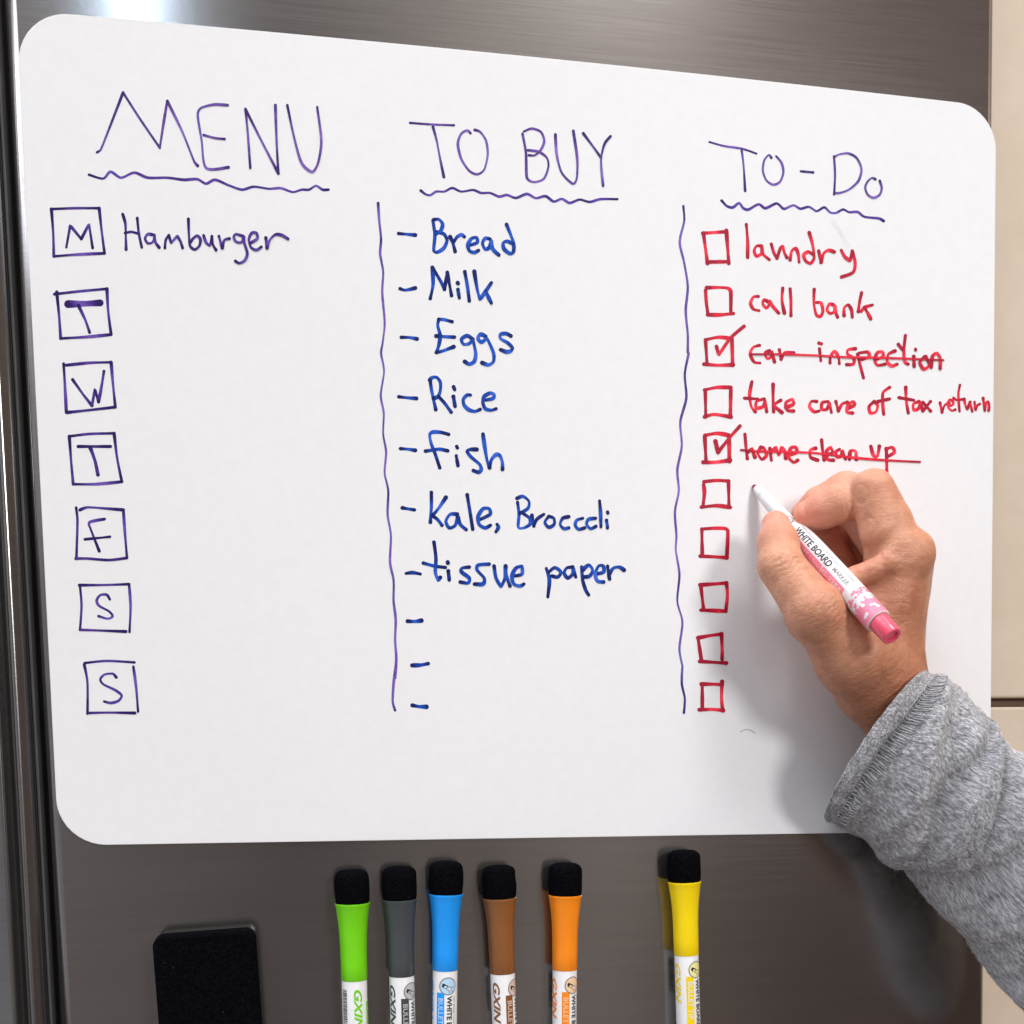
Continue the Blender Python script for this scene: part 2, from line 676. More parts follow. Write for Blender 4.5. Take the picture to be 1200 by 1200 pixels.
def write(name, reg, strokes, w, mat, label=None, parent=None, raise_=0.0):
    V, F = [], []
    DRY.clear()
    rnd = random.Random(len(name) * 31 + len(strokes[0]) + len(strokes))
    for i, s in enumerate(strokes):
        ww = w
        if isinstance(s, tuple): s, ww = s
        P = s if not isinstance(s, str) else parse(reg, s)
        stroke_geo(P, ww * 0.94, HIN + 0.02 * i + raise_ * 0.4, V, F, rnd)
    o = mesh(name, V, F, mat, parent or board)
    o.data.attributes.new('dry', 'FLOAT', 'POINT').data.foreach_set('value', DRY)
    # face the room
    bm = bmesh.new()
    bm.from_mesh(o.data)
    for f in bm.faces:
        f.normal_update()
        if f.normal.y > 0: f.normal_flip()
    bm.to_mesh(o.data)
    bm.free()
    if label: o['label'] = label
    return o


A1 = (0, 0, .35); A2 = (400, 0, .35); A4 = (0, 400, .35); A5 = (400, 400, .35); A8 = (400, 780, .35)
P_, PT = M_PURPLE, M_PURPLE_THIN
write('heading', A1, ["325,510 338,500 412,310", "412,310 470,400 535,495", "535,495 548,410 560,338", "560,338 610,440 650,540 662,555",
    "762,352 715,350 672,362 662,385 675,470 690,562 765,560", "682,452 720,462 752,465", "822,365 830,450 838,562", "822,365 880,480 932,580",
    "932,580 926,470 922,352", "962,352 985,460 1010,545 1045,575 1065,545 1076,470 1062,358"], 3.1, PT, 'purple heading MENU')
write('underline', A1, ["298,585 345,598 370,575 405,595 450,578 495,595 560,595 615,602 660,600 690,615 720,602 765,620 810,635 850,625 900,632 940,630 980,643 1010,635 1035,635 1058,622 1080,635 1100,635"], 3.3, P_, 'wavy purple underline below MENU')
T = (460, 130, .23333)
write('heading', T, ["88,60 200,68 308,72", "203,80 222,150 238,235 258,332", "392,112 375,98 345,115 328,165 345,240 385,300 425,318 460,295 478,220 470,150 440,105 413,95",
    "653,115 670,210 675,335 710,357 760,340 783,280 775,235 735,205 680,197", "660,103 700,88 745,105 762,150 745,195 715,222 685,222",
    "818,118 825,220 850,310 905,365 925,340 928,240 908,100", "958,112 1005,175 1048,235", "1095,127 1065,165 1048,235 1050,300 1058,375"], 3.0, PT, 'purple heading TO BUY')
write('underline', T, ["142,400 165,418 190,423 220,405 260,405 300,387 345,405 405,397 445,412 490,412 535,430 575,422 620,437 675,417 720,438 768,428 810,455 850,442 890,462 940,445 990,457 1045,443 1130,443"], 3.2, P_, 'wavy purple underline below TO BUY')
T = (820, 150, .2)
write('heading', T, ["57,82 140,105 250,122 332,150", "245,125 257,220 266,368", "420,175 405,158 378,190 370,250 390,305 430,332 470,315 490,260 480,205 448,165",
    "592,253 665,260", "787,165 793,270 788,388", "787,172 815,155 870,148 920,175 948,240 930,310 875,360 820,380 788,380",
    "1030,300 1010,292 985,312 970,348 985,390 1020,408 1055,390 1067,350 1055,308"], 2.8, PT, 'purple heading TO-Do')
write('underline', T, ["128,425 160,458 195,465 230,440 255,470 285,478 345,447 385,470 450,442 485,470 500,473 550,453 590,473 640,462 685,487 730,465 765,495 800,497 840,477 875,493 925,492 965,520 1050,530 1078,545"], 3.2, P_, 'wavy purple underline below TO-Do')

# wavy column dividers
dl = parse(A2, "123,680 127,740 133,800 130,850 140,910 137,980 145,1080 138,1150") + parse(A5, "133,40 143,100 132,180 142,240 140,310 150,370 145,440 157,500 155,580 166,650 163,740 175,800 175,870 182,930 180,1000 184,1060 180,1130") + parse(A8, "182,0 175,60 172,120 180,150")
write('divider_line', None, [dl], 2.9, PT, 'wavy purple divider between menu and shopping list')
dr = parse(A2, "1145,690 1148,740 1133,810 1148,880 1160,960 1153,1040 1160,1120 1160,1180") + parse(A5, "1163,40 1150,110 1155,190 1135,270 1140,350 1125,430 1130,500 1117,570 1122,650 1120,700 1132,780 1125,870 1142,940 1132,1030 1143,1090") + parse(A8, "1142,0 1140,60 1150,110 1147,158")
write('divider_line', None, [dr], 2.9, PT, 'wavy purple divider between shopping and to-do list')

# weekday boxes
F4 = (40, 560, .25)
days = [
    ('M', A1, ["172,700 250,697 332,697", "332,697 340,770 350,848", "350,848 260,852 180,858", "180,858 178,780 172,700"], ["222,828 235,755 272,800", "272,800 298,750 310,830"], 3.4),
    ('T', A1, ["182,985 270,975 358,967", "358,967 362,1040 372,1120", "372,1120 290,1128 203,1133", "203,1133 198,1060 190,978"], [("228,1018 280,1017 335,1014", 8.0), "262,1022 285,1070 300,1113"], 3.6),
    ('W', A4, ["222,80 300,72 372,70", "372,70 378,140 386,220", "386,220 300,230 225,238", "222,238 218,160 213,75"], ["243,128 280,180 308,215", "308,215 318,160 330,203", "330,203 340,150 348,100"], 3.6),
    ('T', A4, ["232,318 300,310 382,308", "382,308 392,390 408,470", "408,470 320,478 245,478", "245,478 238,400 232,318"], ["262,352 370,352", ("302,355 318,400 328,447", 4.4)], 3.5),
    ('F', F4, ["197,140 203,200 198,380", "215,150 250,138 330,143 418,150", "418,150 425,250 435,375", "195,378 250,378 350,385 435,375"], ["330,193 260,208 265,240 305,343", "238,288 355,276"], 3.4),
    ('S', F4, ["215,507 222,600 215,712", "212,503 330,502 445,498", "445,500 452,600 447,722", "215,712 300,715 430,720"], ["355,570 340,548 310,550 293,575 305,600 350,625 368,648 345,660 302,648"], 3.2),
    ('S', F4, ["237,868 340,858 470,865", "235,875 250,960 250,1105", "465,885 478,980 487,1095", "250,1102 350,1100 472,1102"], ["385,935 368,918 330,922 310,945 325,968 380,995 410,1020 395,1045 360,1055 328,1048"], 3.2),
]
names = ['Monday', 'Tuesday', 'Wednesday', 'Thursday', 'Friday', 'Saturday', 'Sunday']
for (ch, reg, bx, lt, w), nm in zip(days, names):
    b = write('day_box', reg, bx, w, P_, 'purple square box for ' + nm)
    write('letter', reg, lt, w, P_, 'letter ' + ch, parent=b)
write('word', (130, 240, .18333), ["75,60 92,120 95,200 97,285", "90,180 130,173 172,183", "168,85 178,180 197,272",
    "262,190 235,188 218,215 235,245 265,240 278,205 275,185 285,240 308,272", "345,275 350,225 370,195", "370,195 385,245 400,225 425,200 445,235 458,275",
    "495,90 498,180 505,260 535,285 565,262 572,222 552,197 525,215 508,240", "592,195 608,240 632,262 645,215", "645,200 650,250 672,288",
    "690,200 702,240 712,275", "712,275 725,225 758,215", "845,200 800,187 785,205 800,235 835,238 850,200 852,240 872,310 855,355 820,372 795,358",
    "890,245 935,215 930,180 900,180 882,220 895,270 930,288 962,268", "990,210 998,275", "998,275 1015,225 1050,190 1090,192 1133,217"], 3.4, P_, 'purple word Hamburger')

# shopping list
B1 = (450, 250, 1 / 6); B2 = (450, 440, .13333); B3 = (460, 570, .23333)
for reg, s, l in [(B1, "103,142 160,147 220,153", 'Bread'), (B1, "113,530 150,540 220,525", 'Milk'), (B1, "122,872 180,873 232,883", 'Eggs'),
                  (B2, "130,187 200,195 285,202", 'Rice'), (B2, "145,643 210,648 275,658", 'Fish'), (B3, "50,108 80,113 110,118", 'Kale'),
                  (B3, "68,437 100,433 140,440", 'tissue paper')]:
    write('dash', reg, [s], 4.2, M_BLUE, 'blue dash before ' + l)
for reg, s in [(A5, "222,937 245,938 268,935"), (A5, "237,1085 265,1084 290,1079"), (A8, "238,133 260,137 285,138")]:
    write('dash', reg, [s], 4.8, M_BLUE)
WB = 4.4
write('word', B1, ["343,50 358,150 350,262 375,273 420,245 443,190 420,145 370,130", "350,45 385,42 412,75 400,120 362,150", "465,165 485,210 500,268", "490,200 515,165 545,150 565,165",
    "600,225 655,205 650,170 615,178 590,220 600,262 635,275 665,260", "745,180 712,175 693,210 710,250 740,240 755,190 765,250 808,293",
    "862,78 895,160 912,215 910,270 885,282 845,250 838,210 865,195 905,212"], WB, M_BLUE, 'blue word Bread')
write('word', B1, ["325,600 345,500 340,380", "340,380 400,480 425,535", "425,535 445,415", "445,415 475,578", "520,535 530,595", "518,488 521,493", "568,410 585,500 600,615",
    "635,408 655,530 675,605 710,555 755,488", "715,545 735,590 755,630"], WB, M_BLUE, 'blue word Milk')
write('word', B1, ["478,762 425,748 385,745", "385,745 378,790 395,860 385,930 368,975", "368,978 420,965 490,938", "367,862 430,867 495,870",
    "625,885 585,860 545,885 560,920 600,915 625,885 645,985 635,1040 600,1060 568,1042", "715,865 680,850 660,880 685,905 715,885 725,880 770,980 770,1040 735,1065 690,1050",
    "893,862 860,845 820,850 820,880 870,910 903,945 890,968 860,973 820,958"], WB, M_BLUE, 'blue word Eggs')
write('word', B2, ["405,40 420,140 455,300", "403,40 425,18 465,18 495,60 495,130 475,185 435,200", "480,185 530,240 590,322", "610,185 625,272", "612,100 622,125",
    "760,172 730,172 697,210 705,260 745,300 800,315 845,298", "895,215 960,200 965,165 930,155 880,185 870,240 890,290 940,305 985,292"], WB, M_BLUE, 'blue word Rice')
write('word', B2, ["568,518 500,500 430,498 402,520 415,600 450,690 490,812", "365,665 430,655 490,648 560,662", "635,705 650,792", "640,625 645,635",
    "815,650 760,650 730,668 770,720 840,780 855,825 830,850 785,835", "870,515 885,620 905,740 928,810", "928,810 945,740 985,695 1020,705 1040,760 1042,825"], WB, M_BLUE, 'blue word Fish')
write('word', B3, ["195,30 195,100 190,180", "268,55 235,105 200,148", "200,148 225,165 248,195", "325,140 290,140 268,175 285,208 315,195 328,150 340,190 370,217", "375,42 388,120 403,215",
    "430,170 490,140 485,112 455,112 430,150 435,190 465,208 492,195", "525,190 532,205 520,227"], WB, M_BLUE, 'blue word Kale')
write('word', B3, ["628,80 635,140 632,205 660,208 690,190 688,160 655,135", "625,60 655,50 685,75 680,110 640,135", "700,145 710,200", "710,200 725,165 760,140", "785,150 765,180 785,205 812,190 810,160 785,150",
    "885,152 855,160 842,190 860,212 885,208", "955,160 925,170 918,195 935,215 965,208", "1020,160 985,165 975,190 995,212 1022,200", "1040,72 1045,130 1047,203", "1075,170 1078,190 1080,208", "1080,128 1082,134"], 4.0, M_BLUE, 'blue word Broccoli')
write('word', B3, ["208,280 218,360 215,430 230,475 240,457", "155,385 210,400 265,407", "280,425 285,470", "277,380 278,384", "385,405 350,410 345,428 385,460 380,485 340,480", "485,390 430,395 425,420 460,460 455,490 412,490",
    "510,400 520,460 545,503 565,460 568,400", "568,400 570,440 590,500", "605,450 650,440 650,400 620,410 600,450 610,490 640,500 660,490"], WB, M_BLUE, 'blue word tissue')
write('word', B3, ["772,412 788,470 780,555", "785,430 815,408 845,430 830,455 800,450", "905,405 875,410 862,435 880,460 905,440 908,415 920,455", "950,405 955,470 970,520 985,545", "955,420 985,395 1005,420 990,450 960,455",
    "1020,440 1060,430 1058,400 1035,400 1018,440 1030,475 1060,480", "1080,400 1090,465", "1088,440 1110,410 1140,405 1163,420"], WB, M_BLUE, 'blue word paper')

# to-do list
R1 = (810, 250, .19167); R2 = (810, 375, .25833); R3 = (810, 445, .3); R4 = (810, 495, .23333); R5 = (780, 560, .25); R6 = (1110, 450, .05)
WR = 4.4
write('checkbox', R1, ["72,122 140,117 215,112", "75,122 88,220 100,305", "215,105 222,200 230,305", "118,297 230,295"], WR, M_RED, 'red box before laundry')
write('checkbox', R1, ["95,455 165,453 225,458 242,480 242,610", "88,470 92,540 103,618", "100,620 180,620 258,612"], WR, M_RED, 'red box before call bank')
cb = write('checkbox', R2, ["65,90 125,78 185,85", "65,90 72,200", "185,85 188,205", "58,200 120,205 190,203"], WR, M_RED, 'ticked red box before car inspection')
write('check_mark', R2, ["115,120 125,158 180,80 240,28"], 4.2, M_RED, parent=cb, raise_=0.3)
write('checkbox', R3, ["52,40 100,30 155,30", "55,40 57,145", "155,30 153,143", "52,145 90,135 155,145"], WR, M_RED, 'red box before take care of tax return')
cb = write('checkbox', R4, ["70,65 130,55 190,65", "68,70 75,200", "190,65 192,195", "60,200 120,200 195,190"], 4.8, M_RED, 'ticked red box before home clean up')
write('check_mark', R4, [("122,95 135,150", 5.2), "135,150 190,80 245,18"], 4.2, M_RED, parent=cb, raise_=0.3)
for bs in (["180,18 240,12 295,15", "295,15 297,135", "178,30 182,70 175,135", "168,137 240,130 303,138"],
           ["170,240 230,236 280,238 292,250 287,372", "162,367 230,370 287,374", "170,240 172,365"],
           ["162,502 230,497 285,493", "285,493 290,550 282,625", "165,620 230,622 282,625", "165,505 178,615"],
           ["152,750 205,740 262,732", "262,732 265,800 265,850", "152,750 168,855", "160,860 285,868"],
           ["168,967 220,967 265,970", "265,955 262,1030 268,1092", "172,970 172,1082", "158,1087 220,1085 270,1090"]):
    write('checkbox', R5, bs, 4.5, M_RED)
write('word', R1, ["337,68 345,170 345,270", "430,200 400,200 385,230 400,262 430,245 432,205 440,250 478,283", "490,188 505,240 525,275", "525,275 545,215 560,200 570,240 585,270", "605,285 615,230 640,215 655,250 660,298",
    "722,118 742,190 752,270 730,305 700,290 688,255 715,235 745,250", "780,230 795,298", "795,298 810,245 840,225 875,235", "918,225 940,265 972,290 985,230", "985,230 1003,300 990,360 920,388"], 4.0, M_RED, 'red word laundry')
write('word', R1, ["410,508 380,512 363,550 380,585 415,595", "470,540 445,530 438,555 460,578 478,555 475,530 500,570 535,610", "560,458 555,530 570,610", "605,462 610,540 610,625"], 4.0, M_RED, 'red word call')
write('word', R1, ["752,465 750,550 765,620 790,630 805,600 795,550 765,545", "870,560 845,555 830,590 850,612 875,600 878,560 882,600 895,635", "935,625 935,580 960,560 980,590 985,635", "1042,485 1030,540 1022,600", "1108,560 1060,575 1040,600", "1060,575 1080,610 1098,645"], 4.0, M_RED, 'red word bank')
wd_ = write('word', R2, ["310,115 280,125 268,155 285,190 312,195", "355,140 335,150 345,175 365,165 365,140 378,190", "400,135 408,178", "408,178 425,148 465,148"], 3.9, M_RED, 'crossed out red word car')
wi = write('word', R2, ["582,130 588,185", "580,105 590,108", "630,195 632,165 650,143 668,165 672,198", "745,130 712,135 710,155 738,175 735,200 705,202", "755,155 768,210 782,262", "760,150 800,145 808,165 775,180",
    "840,180 870,165 868,145 845,148 833,180 845,205 880,200", "925,140 895,155 890,190 910,208 935,200", "972,70 965,140 970,190 985,200", "940,110 960,135", "1010,165 1012,210", "1018,132 1019,136", "1060,165 1038,190 1055,222 1080,205 1065,165", "1090,215 1095,165 1115,150 1130,175 1130,220"], 3.9, M_RED, 'crossed out red word inspection')
write('strike_line', R2, ["270,155 400,155 560,160 700,168 900,172 1145,182"], 2.6, M_RED, parent=wi, raise_=0.95)
write('word', R3, ["237,8 228,60 235,105 250,125", "208,72 260,75", "285,75 255,85 255,110 280,105 288,80 295,125", "320,18 320,70 322,125", "350,80 325,100 355,128", "370,108 400,95 395,75 370,90 375,118 400,122"], 4.0, M_RED, 'red word take')
write('word', R3, ["490,85 470,85 462,105 480,125 500,122", "535,85 512,90 510,115 530,115 540,90 548,128", "565,85 575,122", "575,122 590,95 610,88", "612,112 638,98 632,85 612,100 608,125 630,130"], 4.0, M_RED, 'red word care')
write('word', R3, ["715,85 695,105 700,130 722,125 728,100 715,85", "775,30 750,50 748,90 752,135", "730,85 775,75"], 4.0, M_RED, 'red word of')
write('word', R3, ["838,30 840,80 848,130", "812,70 870,80", "890,85 868,95 870,118 888,112 895,88 905,122", "905,88 920,105 935,122", "935,85 905,122"], 4.0, M_RED, 'red word tax')
write('word', R6, [[(1101.6, 472), (1104, 483.4)], [(1104, 483.4), (1107, 475), (1112.4, 472.2)], "40,520 140,480 130,400 60,370 20,430 40,560 110,625 190,600", "300,25 265,200 270,400 290,640", "150,325 230,375 400,350", "400,370 430,500 470,600 540,420", "540,420 560,520 590,640",
    "640,420 655,520 670,600", "670,600 710,500 770,465", "845,330 865,480 885,620", "885,620 910,440 960,410 985,500 975,620"], 3.2, M_RED, 'red word return')
wh = write('word', R4, ["270,60 275,120 282,182", "285,150 305,130 320,175", "350,125 335,155 355,185 378,165 365,130 350,125", "395,130 403,190", "400,150 425,125 440,165 455,125 470,145 475,180", "490,165 530,150 525,125 500,130 490,175 515,200 535,190"], 4.2, M_RED, 'crossed out red word home')
wc = write('word', R4, ["625,130 598,140 600,175 635,190", "655,88 660,140 668,188", "675,165 710,150 700,125 680,145 685,185 715,190", "745,135 725,150 735,175 755,165 758,140 775,185", "795,185 800,145 825,145 830,185"], 4.2, M_RED, 'crossed out red word clean')
write('word', R4, ["902,120 915,165 935,170 945,120", "980,130 982,200 982,250", "978,135 1010,125 1020,150 990,170"], 4.2, M_RED, 'crossed out red word up')
write('strike_line', R4, ["250,138 330,145 600,152 800,175 950,188 1150,198"], 2.8, M_RED, parent=wh, raise_=0.7)
write('smudge', A1, [[(977, 259), (981, 266), (987, 276), (993, 288)]], 5.0, simple('faint_smudge', (0.76, 0.76, 0.775), 0.5, 0.2), 'faint grey smudge of wiped ink under the heading TO-Do')
hair = write('stray_hair', A1, [[(868, 857.5), (873, 855.3), (879, 855.5), (885, 859)]], 0.8, M_GREYINK, 'short dark hair stuck to the whiteboard below the last red checkbox')
hair.parent = None
hair.location = (0, 0, 0)
hair['category'] = 'hair'


# ------------------------------------------------------------------ things turned on an axis (markers)
class Axis:
    def __init__(s, O, a, v):
        s.O, s.a = np.array(O, float), np.array(a, float) / np.linalg.norm(a)
        v = np.array(v, float)
        v = v - s.a * (v @ s.a)
        s.v = v / np.linalg.norm(v)
        s.u = np.cross(s.v, s.a)

    def p(s, t, r, phi):
        return s.O + s.a * t * 0.001 + (s.v * math.cos(phi) + s.u * math.sin(phi)) * r * 0.001

    def lathe(s, name, prof, mat, parent, n=40, cap=True, wob=0.0):
        V, F = [], []
        for (t, r) in prof:
            for k in range(n):
                ph = 2 * math.pi * k / n
                w = 1 + (wob * mnoise.noise(Vector((math.cos(ph) * 2.2, math.sin(ph) * 2.2, t * 0.3))) if wob else 0)
                V.append(s.p(t, r * w, ph))
        m = len(prof)
        for i in range(m - 1):
            for k in range(n):
                q = (k + 1) % n
                F.append((i * n + k, i * n + q, (i + 1) * n + q, (i + 1) * n + k))
        if cap:
            F.append(tuple(range(n - 1, -1, -1)))
            F.append(tuple((m - 1) * n + k for k in range(n)))
        o = mesh(name, V, F, mat, parent, False)
        for pl in o.data.polygons: pl.use_smooth = len(pl.vertices) == 4
        o.data.update()
        try:
            o.data.set_sharp_from_angle(angle=math.radians(40))
        except Exception:
            pass
        return o

    def wrap(s, name, V2, F2, rad, t0, c0, mat, parent, off=0.05):
        """lay a flat print on the barrel; V2 in mm: x along the axis, y around it; rad(t) gives the radius"""
        V = []
        for (x, y) in V2:
            t = t0 + x
            r = rad(t)
            V.append(s.p(t, r + off, (c0 + y) / r))
        return mesh(name, V, F2, mat, parent)


def text2d(body, size, bold=0.0, stretch=1.0, shear=0.0, outline=False):
    cu = bpy.data.curves.new('t', 'FONT')
    cu.body = body
    cu.size = size
    cu.offset = bold
    cu.shear = shear
    cu.align_x = 'LEFT'
    cu.align_y = 'CENTER'
    cu.resolution_u = 3
    o = bpy.data.objects.new('t', cu)
    COL.objects.link(o)
    bpy.context.view_layer.update()
    me = bpy.data.meshes.new_from_object(o.evaluated_get(bpy.context.evaluated_depsgraph_get()))
    bpy.data.objects.remove(o)
    bm = bmesh.new()
    bm.from_mesh(me)
    lo = min(v.co.y for v in bm.verts); hi = max(v.co.y for v in bm.verts)
    y = lo + 0.35
    while y < hi:
        bmesh.ops.bisect_plane(bm, geom=bm.verts[:] + bm.edges[:] + bm.faces[:], plane_co=(0, y, 0), plane_no=(0, 1, 0))
        y += 0.45
    V = [(v.co.x * stretch, v.co.y) for v in bm.verts]
    F = [tuple(v.index for v in f.verts) for f in bm.faces]
    bm.free()
    bpy.data.meshes.remove(me)
    return V, F


def rect2d(x0, x1, y0, y1, nx=4, ny=8, cut=None):
    V = [(x0 + (x1 - x0) * i / nx, y0 + (y1 - y0) * j / ny) for i in range(nx + 1) for j in range(ny + 1)]
    F = [(i * (ny + 1) + j, (i + 1) * (ny + 1) + j, (i + 1) * (ny + 1) + j + 1, i * (ny + 1) + j + 1) for i in range(nx) for j in range(ny)]
    return V, F


def disc2d(r, ri=0.0, cx=0.0, cy=0.0, n=32, rings=5, sides=None, rot=0.0):
    n = sides or n
    V, F = [], []
    for k in range(rings + 1):
        rr = ri + (r - ri) * k / rings
        for i in range(n):
            a = 2 * math.pi * i / n + rot
            V.append((cx + rr * math.cos(a), cy + rr * math.sin(a)))
    for k in range(rings):
        for i in range(n):
            j = (i + 1) % n
            F.append((k * n + i, (k + 1) * n + i, (k + 1) * n + j, k * n + j))
    return V, F


def poly2d(pts): return list(pts), [tuple(range(len(pts)))]


def merge2d(*gs):
    V, F = [], []
    for (v, f) in gs:
        b = len(V)
        V += v
        F += [tuple(i + b for i in q) for q in f]
    return V, F


def shift2d(g, dx, dy): return [(x + dx, y + dy) for x, y in g[0]], g[1]


TX = {}


def txt(*a, **k):
    key = (a, tuple(sorted(k.items())))
    if key not in TX: TX[key] = text2d(*a, **k)
    return TX[key]


def emblem(ax, rad, t, c, tint, parent, R=3.6, ring=M_GREYINK):
    ax.wrap('emblem_disc', *disc2d(R, 0.01, 0, 0), rad, t, c, tint, parent, 0.06)
    e = ax.wrap('emblem_ring', *disc2d(R + 0.25, R - 0.2, 0, 0, rings=1), rad, t, c, ring, parent, 0.09)
    nib = merge2d(poly2d([(-0.2, -2.7), (0.6, -2.3), (1.1, -0.9), (0.2, 0.0), (-0.5, -0.5), (-1.0, -1.4), (-1.3, -2.3)]))
    nib = ([(x * 1.0, y) for x, y in nib[0]], nib[1])
    ax.wrap('emblem_pen', nib[0], nib[1], rad, t, c, M_BLACKINK, parent, 0.12)
    ax.wrap('emblem_pen', *merge2d(poly2d([(0.2, 0.1), (1.1, -0.7), (1.9, 0.3), (1.7, 1.2), (0.6, 1.3)])), rad, t, c, M_WHITE, parent, 0.12)
    lines = []
    for (a, b) in (((0.2, 0.1), (0.6, 1.3)), ((0.6, 1.3), (1.7, 1.2)), ((1.1, -0.7), (1.9, 0.3)), ((0.6, 1.3), (0.3, 2.6)), ((1.7, 1.2), (2.6, 2.0)), ((1.9, 0.3), (2.9, 0.6)), ((-0.5, -0.5), (0.2, 0.1))):
        a, b = np.array(a), np.array(b)
        d = (b - a) / np.linalg.norm(b - a) * 0.10
        nn = np.array([-d[1], d[0]])
        lines.append(poly2d([tuple(a - nn), tuple(b - nn), tuple(b + nn), tuple(a + nn)]))
    ax.wrap('emblem_line', *merge2d(*lines), rad, t, c, M_BLACKINK, parent, 0.14)


def door_marker(color_name, col, cols_light, xtop, ytop, xbot, roll, label, white_print=None, tilt=0.0):
    H = 7.7
    O = at(xtop, ytop, H)
    e = at(xbot, 1195, H)
    a = e - O
    a = np.array([a[0], 0, a[2]])
    v = np.array([math.sin(math.radians(roll)), -math.cos(math.radians(roll)), 0])
    ax = Axis(O, a, v)
    root = empty('whiteboard_marker', tuple(O))
    tag(root, label, 'marker', 'capped markers held on the fridge door below the whiteboard')
    mc = simple(color_name + '_plastic', col, 0.34, 0.45, 0.05, 90, coat=0.15)
    ml = simple(color_name + '_print', cols_light, 0.4, 0.4, 0.03)
    ax.lathe('eraser_tip', [(0.0, 0.2), (0.05, 3.0), (0.35, 5.0), (1.2, 6.4), (2.6, 7.1), (5, 7.35), (9, 7.35), (12.5, 7.25), (13.9, 7.1), (14.1, 6.6)], M_FELT, root, wob=0.045)
    ax.lathe('cap', [(14.0, 6.9), (14.15, 7.3), (14.6, 7.35), (15.3, 7.1), (18, 6.75), (22, 6.25), (27, 5.85), (33, 5.62), (40, 5.55), (46.6, 5.55), (46.9, 5.4)], mc, root)
    ax.lathe('barrel', [(46.7, 5.25), (47.0, 5.35), (124, 5.35), (125, 5.2)], M_WHITE, root)
    ax.lathe('end_plug', [(124.9, 4.4), (130, 4.3), (130.6, 3.6)], mc, root)
    rad = lambda t: 5.35
    T0 = 46.9
    emblem(ax, rad, T0 + 6.2, 0.0, ml, root)
    ax.wrap('print_band', *rect2d(9.0, 40, -5.0, -1.6, 12, 6), rad, T0, 0, mc, root, 0.04)
    ax.wrap('lettering', *txt('BULLET TIP', 3.0, bold=0.02, stretch=1.15), rad, T0 + 11.2, -3.3, ml if white_print is None else white_print, root, 0.09)
    ax.wrap('lettering', *txt('WHITE BOARD', 3.1, bold=0.10, stretch=1.05), rad, T0 + 10.6, 0.55, M_BLACKINK, root, 0.09)
    ax.wrap('lettering', *txt('DRY ERASE  LOW ODOR', 1.4, stretch=1.1), rad, T0 + 10.6, 2.9, M_GREYINK, root, 0.09)
    ax.wrap('lettering', *txt('GXIN', 4.7, bold=0.14, stretch=1.5, shear=0.3), rad, T0 + 2.6, -9.4, mc, root, 0.09)
    bars, x = [], 0.0
    rr = random.Random(3)
    while x < 16:
        w = rr.choice((0.2, 0.35, 0.55))
        bars.append(rect2d(x, x + w, -1.3, 1.3, 1, 4))
        x += w + rr.choice((0.25, 0.4))
    ax.wrap('barcode', *merge2d(*bars), rad, T0 + 3.5, -15.4, M_BLACKINK, root, 0.09)
    return root


door_marker('green', (0.18, 0.68, 0.006), (0.50, 0.80, 0.30), 412.0, 1019, 416.5, 112, 'green marker with black eraser cap, leftmost of the row on the fridge')
door_marker('slate', (0.058, 0.066, 0.070), (0.55, 0.55, 0.56), 467.5, 1015, 472.0, 44, 'dark grey marker with black eraser cap between the green and blue ones')
door_marker('blue', (0.012, 0.33, 0.95), (0.50, 0.72, 0.93), 523.0, 1009, 521.0, 8, 'bright blue marker with black eraser cap between the grey and brown ones')
door_marker('brown', (0.26, 0.095, 0.025), (0.72, 0.55, 0.45), 584.0, 1014, 591.0, 55, 'brown marker with black eraser cap between the blue and orange ones')
door_marker('orange', (0.98, 0.27, 0.008), (0.92, 0.62, 0.38), 662.5, 1011, 661.5, 28, 'orange marker with black eraser cap between the brown and yellow ones')
door_marker('yellow', (0.97, 0.70, 0.0), (0.90, 0.84, 0.36), 801.0, 996, 806.5, 30, 'yellow marker with black eraser cap standing apart at the right end of the row', white_print=M_WHITE)


